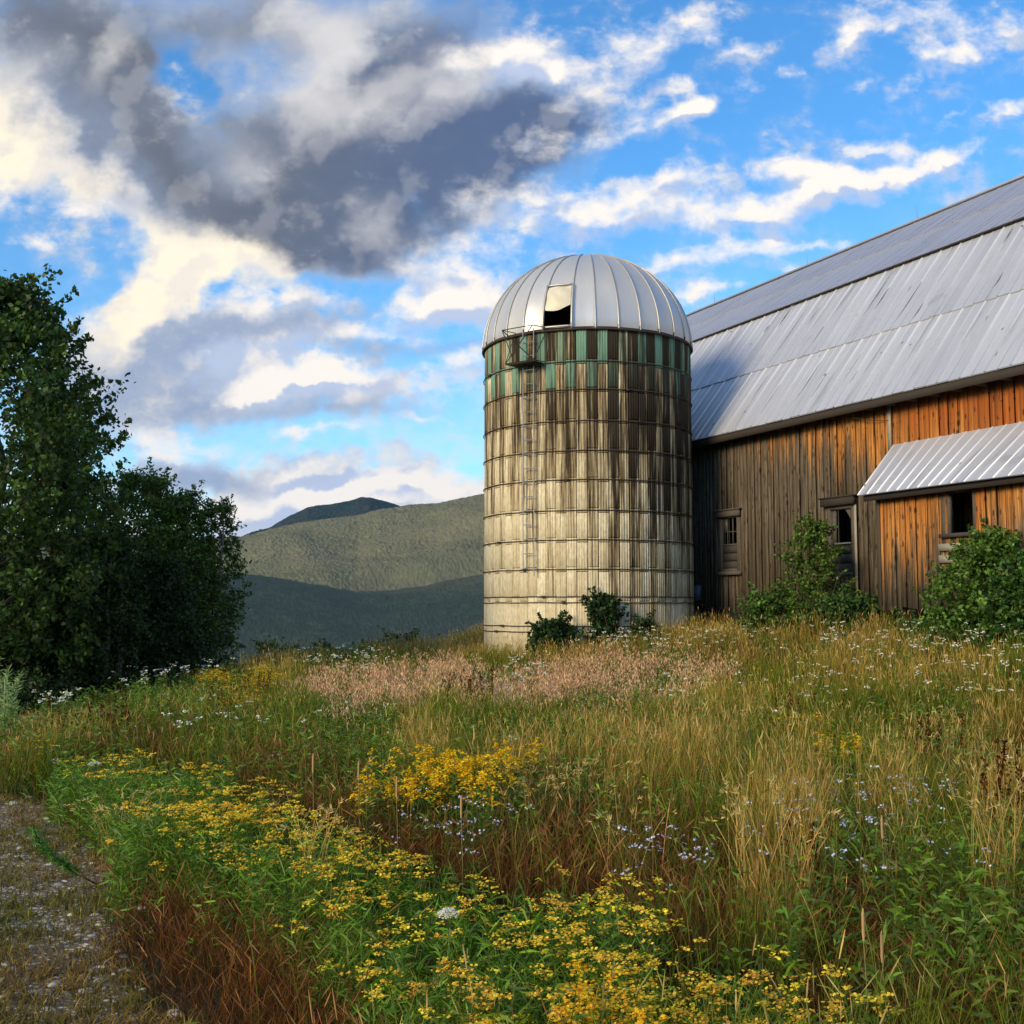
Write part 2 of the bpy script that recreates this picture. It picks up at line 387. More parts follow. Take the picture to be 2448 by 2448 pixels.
def mat_ground():
    m, T, out = newmat('ground')
    g = T.add('ShaderNodeNewGeometry'); P = g.outputs['Position']
    a = T.add('ShaderNodeAttribute', attribute_name='Col'); r_, g_, b_ = T.sep(a.outputs['Vector'])
    n1 = T.noise(P, .8, 6, .6).outputs['Fac']; n2 = T.noise(P, 14, 6, .65).outputs['Fac']; n3 = T.noise(P, 60, 4, .6).outputs['Fac']
    soil = T.mix(n1, (.022, .016, .008, 1), (.055, .042, .018, 1))
    soil = T.mix(T.smooth(n2, .45, .7), soil, (.035, .045, .012, 1))
    vo = T.voro(P, 34); vo2 = T.voro(T.vmath('ADD', P, (3, 1, 2)), 75)
    st = T.smooth(vo.outputs['Distance'], .30, .52, 1, 0)
    rnd = T.sep(vo.outputs['Color'])[0]
    grav = T.mix(n3, (.080, .058, .034, 1), (.26, .195, .12, 1)); grav = T.mix(T.smooth(n1, .45, .65, 0, .7), grav, (.085, .058, .026, 1))
    stc = T.mix(rnd, (.20, .17, .12, 1), (.66, .59, .45, 1))
    grav = T.mix(T.math('MULTIPLY', st, T.smooth(rnd, .45, .6)), grav, stc)
    grav = T.mix(T.math('MULTIPLY', T.smooth(vo2.outputs['Distance'], .3, .45, 1, 0), .5), grav, T.mix(T.sep(vo2.outputs['Color'])[0], (.08, .08, .075, 1), (.36, .34, .30, 1)))
    f = T.smooth(T.math('MULTIPLY_ADD', T.math('SUBTRACT', n2, .5), .9, r_), .35, .65)
    cc = T.mix(f, soil, grav)
    hgt = T.math('ADD', T.math('MULTIPLY', st, .6), T.math('MULTIPLY', n3, .5))
    principled(T, out, cc, .95, 0, hgt, .012, .8, .2)
    return m
def mat_hills():
    m, T, out = newmat('wooded_hills')
    g = T.add('ShaderNodeNewGeometry'); P = g.outputs['Position']
    a = T.add('ShaderNodeAttribute', attribute_name='Col')
    n1 = T.noise(P, .004, 5, .55).outputs['Fac']; n2 = T.noise(P, .03, 5, .6).outputs['Fac']
    vo = T.voro(P, .085); rnd = T.sep(vo.outputs['Color'])[0]
    cc = T.mix(T.smooth(rnd, .25, .95), (.008, .028, .014, 1), (.108, .155, .034, 1))
    cc = T.mix(T.smooth(n2, .50, .70, 0, .7), cc, (.10, .085, .040, 1)); cc = T.mix(T.smooth(T.noise(P, .012, 4, .6).outputs['Fac'], .44, .58, 0, .8), cc, (.012, .030, .018, 1))
    cc = T.mix(T.smooth(n1, .42, .60, 0, .65), cc, (.105, .078, .055, 1))
    cc = T.mix(T.smooth(T.math('MULTIPLY', vo.outputs['Distance'], 1.0), .25, .65, 0, .8), cc, (.008, .015, .010, 1))
    cc = T.mix(T.math('MULTIPLY', T.sep(a.outputs['Vector'])[1], .6), cc, (.016, .034, .030, 1)); cc = T.mix(T.sep(a.outputs['Vector'])[0], cc, (.26, .25, .15, 1))
    principled(T, out, cc, 1.0, 0, None, spec=.0)
    return m
M_GROUND = mat_ground(); M_HILL = mat_hills()

# ------------------------------------------------------------------ ground and hills
XB = np.array([(0, .6), (3, -.35), (4.6, -1.05), (5.3, -1.55), (6.2, -2.05), (7.3, -2.35), (8.5, -2.75), (10, -3.9), (11.5, -4.9), (13.6, -6.0), (16, -7.4), (18.5, -7.7), (19.6, -6.6), (22, -6.8), (24, -9.5), (30, -14)])
def path_mask(x, y):
    xb = np.interp(y, XB[:, 0], XB[:, 1])+(fbm(x, y, 1.1, 3, 21)-.5)*.7
    d = xb-x-.10     # >0 on the gravel
    m = sstep((d+.35)/.8)*(1-sstep((d-5)/2))
    return m*sstep((y+25)/5)*(1-sstep((y-26)/3))
def polar(name, radii, azs, mat, closed, bump=None, colf=None):
    A, Rr = np.meshgrid(azs, radii)
    X = Rr*np.sin(A); Y = Rr*np.cos(A); Zz = Zg(X.ravel(), Y.ravel()).reshape(X.shape)
    if bump is not None: Zz = Zz+bump(X, Y, Rr)
    nr, na = X.shape
    V = np.stack([X, Y, Zz], -1).reshape(-1, 3)
    i, j = np.meshgrid(np.arange(nr-1), np.arange(na if closed else na-1), indexing='ij'); k = (j+1) % na
    Q = np.stack([i*na+j, (i+1)*na+j, (i+1)*na+k, i*na+k], -1).reshape(-1, 4)
    Q = Q[:, ::-1]
    C = colf(X.ravel(), Y.ravel()) if colf else None
    q = QM(); q.add(V, Q, C)
    return q.build(name, mat, None, bump is None)
rad_near = np.concatenate([[0.01], np.geomspace(1.0, 45, 150), np.geomspace(47, 240, 30)])
az_near = np.concatenate([np.radians(np.arange(-40, 40, .4)), np.radians(np.arange(40, 320, 5.0))])
g_o = polar('ground', rad_near, az_near, M_GROUND, True,
            colf=lambda x, y: np.stack([path_mask(x, y), np.zeros_like(x), np.zeros_like(x)], -1))
tag(g_o, 'gravelly earth of the hilltop field', None, kind='structure')
def canopy(X, Y, Rr):
    n = X.shape
    k = np.clip((Rr-200)/500, 0, 1)*np.clip(Rr/2600, .5, 1.5)
    return k*(rng.random(n)*4.2+(vnoise(X, Y, 10, 4)-.5)*2.5)
def trail(x, y):
    r = np.hypot(x, y); px, py = project(np.stack([x, y, Zg(x, y)], -1))
    # two ski trails cut into the far summit
    t = np.zeros_like(x)
    for (ax, ay, bx, by, w) in [(868, 972, 842, 984, 2.2), (896, 975, 884, 985, 2.8)]:
        L = math.hypot(bx-ax, by-ay); ux, uy = (bx-ax)/L, (by-ay)/L
        s = (px*KV/1.2671-ax/1.0)*ux+(py-ay)*uy; d = np.abs(-(px-ax)*uy+(py-ay)*ux)
        t = np.maximum(t, (d < w)*(s > -2)*(s < L+2)*1.0)
    return np.stack([t*(r > 4500)*.8, t*0+1, t*0], -1)
azv = np.radians(np.concatenate([np.arange(-34, -18, .12), np.arange(-18, 0, .052), np.arange(0, 10, .3)]))
azr = np.radians(np.concatenate([np.arange(10, 326.1, 4)]))
def hills(name, radii, label, colf=None):
    o = polar(name, radii, azv, M_HILL, False, canopy, colf)
    tag(o, label, None, kind='structure')
    return o
hills('forested_hillside', np.concatenate([np.linspace(235, 900, 60), np.arange(906, 2060, 4.6)]), 'wooded hillside across the valley')
hills('mountain', np.arange(2050, 4310, 5.5), 'long wooded mountain ridge')
hills('distant_mountain', np.arange(4300, 7600, 14), 'far summit with pale ski trails', trail)
o = polar('surrounding_hills', np.geomspace(235, 9000, 40), azr, M_HILL, False, None)
tag(o, 'rolling country round the hilltop', None, kind='structure')

# ------------------------------------------------------------------ air, and an out-of-view cloud added to shade the valley
m_, T_, out_ = newmat('shade_cloud_white'); principled(T_, out_, (.9, .9, .9, 1), 1.0, 0, None, spec=0)
import bmesh
from mathutils import noise as mnoise
bm = bmesh.new(); bmesh.ops.create_icosphere(bm, subdivisions=5, radius=1)
for v_ in bm.verts:
    c_ = v_.co.copy(); k = 1+.45*mnoise.noise(c_*1.6)+.22*mnoise.noise(c_*4+Vector((5, 2, 1)))
    v_.co = Vector((c_.x*k*SHADE_CLOUD[3], c_.y*k*SHADE_CLOUD[4], c_.z*k*(90 if c_.z > 0 else 40)))
me_ = bpy.data.meshes.new('shade_cloud'); bm.to_mesh(me_); bm.free()
for p_ in me_.polygons: p_.use_smooth = True
cl_ = link('shade_cloud', me_, m_); cl_.location = SHADE_CLOUD[:3]; cl_.rotation_euler = (0, 0, R_(-10)); tag(cl_, None, None, kind='structure')
if HAZE:
    m_ = bpy.data.materials.new('haze'); m_.use_nodes = True; T_ = NT(m_.node_tree)
    for nd in list(T_.n): T_.n.remove(nd)
    out_ = T_.add('ShaderNodeOutputMaterial'); pv = T_.add('ShaderNodeVolumePrincipled')
    pv.inputs['Color'].default_value = (.45, .66, 1.0, 1); pv.inputs['Density'].default_value = HAZE; pv.inputs['Anisotropy'].default_value = .3
    T_.l.new(pv.outputs[0], out_.inputs['Volume'])
    bm = bmesh.new(); bmesh.ops.create_cube(bm, size=1); me_ = bpy.data.meshes.new('haze'); bm.to_mesh(me_); bm.free()
    hz_ = link('haze', me_, m_); hz_.scale = (19600, 19600, 1640); hz_.location = (0, 0, 290); tag(hz_, None, None, kind='stuff')
# ------------------------------------------------------------------ barn materials (uv = metres along and up the wall)
def uvxyz(T, sx, sy):
    uvn = T.add('ShaderNodeUVMap'); uvn.uv_map = 'UVMap'
    x, y, _ = T.sep(uvn.outputs[0])
    return x, y, T.xyz(T.math('MULTIPLY', x, sx), T.math('MULTIPLY', y, sy), 0.0)
def mat_boards():
    m, T, out = newmat('weathered_boards')
    a = T.add('ShaderNodeAttribute', attribute_name='Col'); r_, thr, r2 = T.sep(a.outputs['Vector'])
    x, y, st = uvxyz(T, 38, 1.1)
    st = T.vmath('ADD', st, T.xyz(T.math('MULTIPLY', r_, 37), T.math('MULTIPLY', r2, 11), 0.0))
    streak = T.noise(st, 1.0, 6, .65, .4).outputs['Fac']
    _, _, s2 = uvxyz(T, 9, .55); blot = T.noise(s2, 1.0, 5, .6).outputs['Fac']
    _, _, s3 = uvxyz(T, 90, 3.0); grain = T.noise(s3, 1.0, 4, .6, .3).outputs['Fac']
    # protected, still orange wood above a ragged edge that differs from board to board
    h = T.math('SUBTRACT', y, T.math('MULTIPLY', thr, 10))
    h = T.math('ADD', h, T.math('MULTIPLY', T.math('SUBTRACT', r2, .5), 1.3))
    h = T.math('ADD', h, T.math('MULTIPLY', T.math('SUBTRACT', streak, .5), 2.2))
    h = T.math('ADD', h, T.math('MULTIPLY', T.math('SUBTRACT', blot, .5), 2.4))
    f = T.smooth(h, -.45, .75)
    deep = T.smooth(h, .6, 2.4)
    grey = T.mix(T.smooth(streak, .32, .70), (.040, .029, .018, 1), (.215, .165, .105, 1))
    grey = T.mix(T.smooth(grain, .62, .8), grey, (.34, .31, .25, 1))
    grey = T.mix(T.math('MULTIPLY', r_, .45), grey, (.045, .033, .022, 1))
    org = T.mix(T.smooth(streak, .25, .72), (.16, .042, .006, 1), (.74, .33, .075, 1))
    org = T.mix(T.math('MULTIPLY', deep, .80), org, (.33, .075, .010, 1))
    org = T.mix(T.math('MULTIPLY', r_, .38), org, (.17, .05, .01, 1))
    cc = T.mix(f, grey, org)
    _, _, s5 = uvxyz(T, 17, .38); dk = T.noise(T.vmath('ADD', s5, T.xyz(T.math('MULTIPLY', r2, 23), T.math('MULTIPLY', r_, 9), 0.0)), 1.0, 5, .62).outputs['Fac']
    cc = T.mix(T.smooth(dk, .53, .66, 0, .82), cc, (.030, .017, .009, 1))
    _, _, s6 = uvxyz(T, 60, .8); pl = T.noise(s6, 1.0, 3, .6).outputs['Fac']
    cc = T.mix(T.math('MULTIPLY', T.smooth(pl, .60, .70, 0, .6), T.smooth(h, .8, -.6)), cc, (.42, .37, .29, 1))
    # knots and nail stains
    vo = T.voro(T.vmath('MULTIPLY', uvn_vec(T), (9.0, 3.6, 1)), 1.0)
    kr = T.sep(vo.outputs['Color'])[0]
    vo2 = T.voro(T.vmath('MULTIPLY', uvn_vec(T), (16.0, 9.0, 1)), 1.0); kr2 = T.sep(vo2.outputs['Color'])[1]
    k = T.math('MULTIPLY', T.smooth(vo.outputs['Distance'], .12, .32, 1, 0), T.smooth(kr, .30, .35))
    k2 = T.math('MULTIPLY', T.smooth(vo2.outputs['Distance'], .10, .24, 1, 0), T.smooth(kr2, .45, .5))
    cc = T.mix(T.math('MULTIPLY', T.math('MAXIMUM', k, k2), .85), cc, (.018, .010, .006, 1))
    # boards turn darker towards the foot
    ft = T.smooth(T.math('ADD', y, T.math('MULTIPLY', T.math('SUBTRACT', blot, .5), .9)), 1.5, 2.3, .55, 0)
    cc = T.mix(ft, cc, (.055, .048, .038, 1))
    principled(T, out, cc, .85, 0, T.math('ADD', streak, T.math('MULTIPLY', grain, .5)), .008, .8, .25)
    return m
def uvn_vec(T):
    uvn = T.add('ShaderNodeUVMap'); uvn.uv_map = 'UVMap'; return uvn.outputs[0]
def mat_roof():
    m, T, out = newmat('sheet_metal_roof')
    a = T.add('ShaderNodeAttribute', attribute_name='Col'); r_, g_, b_ = T.sep(a.outputs['Vector'])
    x, y, s1 = uvxyz(T, 3.4, .32); st = T.noise(s1, 1.0, 5, .6).outputs['Fac']
    _, _, s2 = uvxyz(T, .5, .5); bl = T.noise(s2, 1.0, 5, .6).outputs['Fac']
    _, _, s3 = uvxyz(T, 14, 1.6); fi = T.noise(s3, 1.0, 5, .7).outputs['Fac']
    cc = T.mix(bl, (.44, .45, .49, 1), (.62, .625, .65, 1))
    cc = T.mix(T.math('MULTIPLY', r_, .34, clamp=True), cc, (.25, .26, .29, 1))
    cc = T.mix(T.smooth(st, .54, .74, 0, .6), cc, (.22, .20, .215, 1)); cc = T.mix(T.smooth(T.noise(s2, 2.2, 6, .65).outputs['Fac'], .58, .75, 0, .45), cc, (.24, .20, .17, 1))
    cc = T.mix(T.smooth(fi, .66, .76, 0, .7), cc, (.09, .08, .075, 1))
    cc = T.mix(T.math('MULTIPLY', g_, .75), cc, (.74, .75, .77, 1))     # bright rib tops
    cc = T.mix(T.math('MULTIPLY', b_, .5), cc, (.25, .27, .36, 1))      # upper slope's weaker sun painted in as a darker, bluish tint
    vo = T.voro(T.vmath('MULTIPLY', uvn_vec(T), (2.3, 1.6, 1)), 1.0)
    cc = T.mix(T.math('MULTIPLY', T.smooth(vo.outputs['Distance'], .03, .09, .8, 0), T.smooth(T.sep(vo.outputs['Color'])[0], .55, .6)), cc, (.06, .055, .05, 1))
    cc = T.mix(T.smooth(r_, 2, 5), cc, (.07, .065, .06, 1))
    principled(T, out, cc, .50, .35, T.math('ADD', T.math('MULTIPLY', bl, 2), fi), .01, .35)
    return m
M_BOARD = mat_boards(); M_ROOF = mat_roof()
M_BLACKIN = simple('near_black_interior', (.010, .009, .008), .95)  # near-black colour keeps the insides dark

# ------------------------------------------------------------------ barn
barn = empty('barn', tuple(B(6, 6.5, .9)))
tag(barn, 'long old wooden barn with orange and grey boards and gambrel metal roof behind silo', 'barn')
A0, A1, WW = -11.0, 24.0, 13.0
ZB = 1.55
EAV_W, EAV_Z = -.45, 6.045; BRK_W, BRK_Z = 2.6, 9.93; RID_W, RID_Z = 6.5, 12.6
def board_wall(rng_a, z0f, z1f, w, thr, openings, outn=-1.0, parent=barn, name='wall', flip=False, wmin=.10, wmax=.20, seed=1):
    r = np.random.default_rng(seed)
    forced = sorted([e for o in openings for e in (o[0], o[1])]+[rng_a[0], rng_a[1]])
    edges = []
    for p, q in zip(forced[:-1], forced[1:]):
        if q-p < 1e-4: continue
        k = max(1, int(round((q-p)/((wmin+wmax)/2)))); wd = r.uniform(wmin, wmax, k); wd = wd/wd.sum()*(q-p)
        e = p+np.concatenate([[0], np.cumsum(wd)[:-1]]); edges += list(e)
    edges.append(forced[-1])
    m = QM()
    for i in range(len(edges)-1):
        a0, a1 = edges[i], edges[i+1]
        cuts = [(z0f(a0)+r.uniform(-.035, .05), z1f((a0+a1)/2))]
        for (oa, ob, oz0, oz1) in openings:
            if a0 >= oa-1e-4 and a1 <= ob+1e-4:
                new = []
                for (p, q) in cuts:
                    if oz0 > p: new.append((p, min(q, oz0)))
                    if oz1 < q: new.append((max(p, oz1), q))
                cuts = new
        d = r.uniform(0, .022) if i % 2 else r.uniform(.018, .036)
        gap = r.uniform(.004, .014)
        rr, r2 = r.random(), r.random(); t = thr((a0+a1)/2)/10
        tw = r.uniform(-.006, .006)
        for (p, q) in cuts:
            if q-p < .02: continue
            zs = np.linspace(p, q, 3)
            o = B(a0+gap, w+outn*d, p)
            m.add([o, o+SV*(a1-a0-2*gap)+NV*tw*outn, o+SV*(a1-a0-2*gap)+NV*tw*outn+UPV*(q-p), o+UPV*(q-p),
                   o-NV*outn*.03, o+SV*(a1-a0-2*gap)-NV*outn*.03, o+SV*(a1-a0-2*gap)-NV*outn*.03+UPV*(q-p), o-NV*outn*.03+UPV*(q-p)],
                  [[0, 1, 2, 3], [4, 5, 1, 0], [3, 2, 6, 7], [0, 3, 7, 4], [1, 5, 6, 2], [5, 4, 7, 6]], (rr, t, r2),
                  [(a0, p), (a1, p), (a1, q), (a0, q), (a0, p), (a1, p), (a1, q), (a0, q)])
    return m.build(name, M_BOARD, parent)
WIN1 = (1.40, 2.07, 2.66, 3.95); WIN2 = (5.60, 6.30, 2.45, 3.85)
def thr_main(a): return float(np.interp(a, [-11, 0, 1.6, 3.0, 4.6, 6.0, 7.4, 7.6, 9, 24], [9.5, 8.4, 6.9, 5.9, 5.5, 5.1, 4.7, 3.9, 3.2, 3.0]))
def zlow(a): return ZB+.05*math.sin(a*1.7)+(.12 if .1 < a < .9 else 0)+.04*math.sin(a*5)
board_wall((A0, A1), zlow, lambda a: 6.14, 0, thr_main, [WIN1, WIN2], wmin=.09, wmax=.17)
# hidden inner sheathing keeps the loft dark
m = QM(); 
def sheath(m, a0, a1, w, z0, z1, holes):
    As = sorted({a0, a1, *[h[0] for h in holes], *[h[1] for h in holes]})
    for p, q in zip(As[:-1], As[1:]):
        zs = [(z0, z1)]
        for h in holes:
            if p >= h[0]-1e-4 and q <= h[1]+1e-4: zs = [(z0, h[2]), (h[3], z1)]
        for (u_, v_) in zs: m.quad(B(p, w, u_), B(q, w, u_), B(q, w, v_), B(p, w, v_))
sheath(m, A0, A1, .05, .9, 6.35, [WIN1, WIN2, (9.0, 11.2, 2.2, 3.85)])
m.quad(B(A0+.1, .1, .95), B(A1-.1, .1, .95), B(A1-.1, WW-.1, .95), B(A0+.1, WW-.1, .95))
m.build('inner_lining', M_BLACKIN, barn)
board_wall((A0, A1), lambda a: ZB-.4, lambda a: 6.14, WW, lambda a: 6, [], outn=1.0, wmin=.22, wmax=.3, seed=4)
def gable(a, outn, name, seed):
    r = np.random.default_rng(seed); m = QM(); ws = np.linspace(0, WW, 66)
    def top(w):
        ww = min(w, WW-w); return float(np.interp(ww, [0, BRK_W, RID_W], [EAV_Z+.5, BRK_Z-.08, RID_Z-.12]))
    for p, q in zip(ws[:-1], ws[1:]):
        d = r.uniform(0, .03)*outn; rr, r2 = r.random(), r.random()
        m.add([B(a+d, p+.004, ZB-.3), B(a+d, q-.004, ZB-.3), B(a+d, q-.004, top(q)), B(a+d, p+.004, top(p))], [[0, 1, 2, 3]], (rr, .65, r2), [(p, ZB), (q, ZB), (q, top(q)), (p, top(p))])
    return m.build(name, M_BOARD, barn)
gable(A0, -1, 'gable', 5); gable(A1, 1, 'gable', 6)
# stone footing, set back in the dark under the boards
m = QM(); r = np.random.default_rng(9); a = A0
while a < A1:
    wd = r.uniform(.35, .8); z = .2
    while z < ZB+.1:
        h = r.uniform(.2, .36); d = r.uniform(0, .08)
        if not (.7 < a < 2.2 and z > .55):
            m.box(B(a+.01, .12-d, z), SV*(wd-.02), NV*.4, UPV*(h-.02))
        z += h
    a += wd
m.build('stone_footing', M_STONE, barn)

# roof sheets with ribs
def roof_slope(name, a0, a1, w0, z0, w1, z1, blue, rib=.30, thick=.012, seed=1, upper=False, laps=(0, .47, 1), parent=barn, off=0.0):
    m = QM(); r = np.random.default_rng(seed)
    sgn = 1 if w1 > w0 else -1
    d = np.array([w1-w0, z1-z0]); L = np.hypot(*d); d = d/L; nrm = np.array([-d[1]*sgn, d[0]*sgn]) if sgn > 0 else np.array([-d[1], d[0]])*-1
    if nrm[1] < 0: nrm = -nrm
    def Pt(a, t, h): return B(a, w0+d[0]*t+nrm[0]*h, z0+d[1]*t+nrm[1]*h)
    for li in range(len(laps)-1):
        t0 = laps[li]*L-(.05 if li else 0); t1 = laps[li+1]*L; h0 = .030 if li else 0.0   # the upper sheet laps over the lower one
        a = a0; i = int(r.integers(0, 2))
        while a < a1-1e-3:
            b = min(a+rib, a1); rr = r.random()*(.9 if r.random() < .25 else .45); jit = r.uniform(0, .006); zl = r.uniform(-.015, .015)
            hh = h0+jit; ta = t0+zl
            sh = r.uniform(-.004, .004)
            V = [Pt(a, ta, hh), Pt(b, ta, hh), Pt(b, t1, jit), Pt(a, t1, jit)]
            m.add(V, [[0, 1, 2, 3]], (rr, 0, blue), [(a, ta), (b, ta), (b, t1), (a, t1)])
            m.add([Pt(a, ta, hh), Pt(b, ta, hh), Pt(b, ta, hh-.03), Pt(a, ta, hh-.03)], [[0, 3, 2, 1]], (1, 0, 0))
            big = i % 2 == 0; hw, ht = (.020, .026) if big else (.012, .012)
            if blue: hw, ht = hw*.6, ht*.35
            m.add([Pt(a-hw, ta, hh), Pt(a-hw*.6, ta, hh+ht), Pt(a+hw*.6, ta, hh+ht), Pt(a+hw, ta, hh),
                   Pt(a-hw, t1, jit), Pt(a-hw*.6, t1, jit+ht), Pt(a+hw*.6, t1, jit+ht), Pt(a+hw, t1, jit)],
                  [[0, 4, 5, 1][::-1], [1, 5, 6, 2][::-1], [2, 6, 7, 3][::-1], [0, 1, 2, 3]], (rr, (1 if big else .45)*(1-.9*blue), blue),
                  [(a, ta)]*4+[(a, t1)]*4)
            if r.random() < .30:
                ua, ub = sorted(r.uniform(.02, .98, 2)); ua = ta+(t1-ta)*ua; ub = ta+(t1-ta)*ub
                m.add([Pt(a+.022, ua, hh+.002), Pt(a+.034+r.uniform(0, .02), (ua+ub)/2, hh+.002), Pt(a+.026, ub, jit+.034), Pt(a+.022, ub, jit+.034)][:2]+[Pt(a+.030, ub, hh+.002), Pt(a+.022, ub, hh+.002)], [[0, 1, 2, 3]], (9, 0, 0))
            a = b; i += 1
    # underside deck
    m.add([Pt(a0, 0, -.02), Pt(a1, 0, -.02), Pt(a1, L, -.02), Pt(a0, L, -.02)], [[0, 3, 2, 1]], (1, 0, 1))
    return m.build(name, M_ROOF, parent)
roof_slope('lower_roof', A0-.4, A1+.4, EAV_W, EAV_Z, BRK_W, BRK_Z, 0.0, seed=2)
roof_slope('upper_roof', A0-.4, A1+.4, BRK_W-.11, BRK_Z+.00, RID_W, RID_Z, 1.0, seed=3, laps=(0, .5, 1))
roof_slope('lower_roof', A0-.4, A1+.4, WW-EAV_W, EAV_Z, WW-BRK_W, BRK_Z, 0.0, seed=4)
roof_slope('upper_roof', A0-.4, A1+.4, WW-BRK_W+.16, BRK_Z+.02, RID_W, RID_Z, 1.0, seed=5, laps=(0, .5, 1))
m = QM()
m.box(B(A0-.35, EAV_W+.03, EAV_Z-.19), SV*(A1-A0+.7), NV*.04, UPV*.16)               # fascia
m.box(B(A0-.35, EAV_W+.07, EAV_Z-.05), SV*(A1-A0+.7), NV*.40, UPV*.03)               # soffit boards
for k in range(58):
    m.box(B(A0+.1+k*.6, EAV_W+.075, EAV_Z-.17), SV*.06, NV*.36, UPV*.12)             # rafter tails
m.build('eave_boards', M_DARKWOOD, barn)
m = QM(); m.tube([B(A0-.4, BRK_W-.115, BRK_Z-.03), B(A1+.4, BRK_W-.115, BRK_Z-.03)], .020, 6); m.build('drip_edge', M_DARKWOOD, barn)
m = QM(); m.box(B(A0-.4, RID_W-.12, RID_Z-.01), SV*(A1-A0+.8), NV*.24, UPV*.05, (.2, .2, .6)); m.build('ridge_cap', M_ROOF, barn)
for px, py in ((1708, 729), (1930, 640), (2193, 531)):
    a, z = on_wall(px, py, RID_W); m = QM(); m.tube([B(a, RID_W, RID_Z), B(a, RID_W, RID_Z+.42)], [.012, .005], 6)
    m.build('lightning_rod', M_GALV, barn)
# windows
def frame(m, a0, a1, z0, z1, w, t, dpt):
    m.box(B(a0-t, w, z0-t), SV*t, NV*dpt, UPV*(z1-z0+2*t)); m.box(B(a1, w, z0-t), SV*t, NV*dpt, UPV*(z1-z0+2*t))
    m.box(B(a0, w, z0-t), SV*(a1-a0), NV*dpt, UPV*t); m.box(B(a0, w, z1), SV*(a1-a0), NV*dpt, UPV*t)
M_TRIM = simple('grey_trim', (.085, .07, .055), .9, 0, 18, .5)
M_OLDPLANK = simple('old_planks', (.048, .040, .034), .9, 0, 14, .5)
M_PALETRIM = simple('pale_trim', (.30, .27, .21), .9, 0, 18, .4)
m = QM(); frame(m, WIN1[0]+.0, WIN1[1]-.0, WIN1[2], WIN1[3], -.045, .07, .12)
f1 = m.build('window_frame', M_TRIM, barn)
m = QM(); m.box(B(1.24, -.13, 3.98), SV*1.02, NV*.1, UPV*.16); m.box(B(1.20, -.17, 4.14), SV*1.10, NV*.15, UPV*.03); m.build('lintel', M_TRIM, f1)
m = QM(); m.box(B(1.26, -.13, 2.50), SV*1.0, NV*.16, UPV*.09); m.build('sill', M_TRIM, f1)
m = QM(); zz_ = 2.66
for k in range(3): m.box(B(1.40, .0+.004*k, zz_), SV*.67, NV*.03, UPV*.185); zz_ += .205
m.build('shutter_planks', M_OLDPLANK, f1)
m = QM()
for a in (1.40, 1.60, 1.83, 2.04): m.box(B(a, .0, 3.27), SV*(.025), NV*.03, UPV*.68)
m.box(B(1.425, .004, 3.59), SV*.6, NV*.02, UPV*.02); m.box(B(1.4, -.01, 3.255), SV*.67, NV*.05, UPV*.035)
m.build('sash_bars', M_TRIM, f1)
m = QM(); m.box(B(1.426, .012, 3.62), SV*.173, NV*.004, UPV*.33); m.build('dusty_pane', simple('dusty_glass', (.10, .095, .07), .35), f1)
m = QM(); frame(m, WIN2[0], WIN2[1], WIN2[2], WIN2[3], -.045, .075, .14)
m.box(B(5.60, .02, 3.10), SV*.12, NV*.05, UPV*.75); m.box(B(6.22, .02, 3.10), SV*.08, NV*.05, UPV*.75)
m.add([B(6.22, .015, 3.84), B(6.05, .015, 3.84), B(6.22, .015, 3.62), B(6.22, .015, 3.70)], [[0, 1, 2, 3]])
f2 = m.build('window_frame', M_TRIM, barn)
m = QM(); m.box(B(5.42, -.16, 3.93), SV*1.06, NV*.13, UPV*.17); m.box(B(5.38, -.19, 4.10), SV*1.14, NV*.17, UPV*.03); m.build('lintel', M_DARKWOOD, f2)
m = QM(); m.box(B(5.72, -.03, 3.07), SV*.5, NV*.08, UPV*.035); m.build('sill', M_PALETRIM, f2)
m = QM(); zz_ = 2.45
for k in range(3): m.box(B(5.6, .0+.005*k, zz_), SV*.7, NV*.03, UPV*.19); zz_ += .207
m.build('shutter_planks', M_OLDPLANK, f2)
# corner boards on the long wall
m = QM(); m.box(B(6.40, -.055, 1.5), SV*.07, NV*.02, UPV*2.5); m.build('corner_board', M_PALETRIM, barn)
m = QM(); m.box(B(7.50, -.06, 4.95), SV*.10, NV*.025, UPV*1.0); m.build('corner_board', M_PALETRIM, barn)
m = QM(); pts = [B(6.2+t*1.35, -.28+.22*t, 5.93-.42*math.sin(t*2.2)*.45-.18*t*t) for t in np.linspace(0, 1, 12)]; m.tube(pts, .008, 5); m.build('cable', M_DARKWOOD, barn)
a, z = .12, 1.86
M_BOX = simple('blue_grey_enamel', (.10, .13, .17), .5, 0, 12, .25)
m = QM(); m.box(B(a, -.17, z), SV*.36, NV*.12, UPV*.40); m.box(B(a-.01, -.18, z+.39), SV*.38, NV*.14, UPV*.02); ub = m.build('utility_box', M_BOX, barn)
m = QM(); m.tube([B(a+.18, -.10, z), B(a+.18, -.10, .9)], .025, 6); m.build('conduit', M_TRIM, ub)

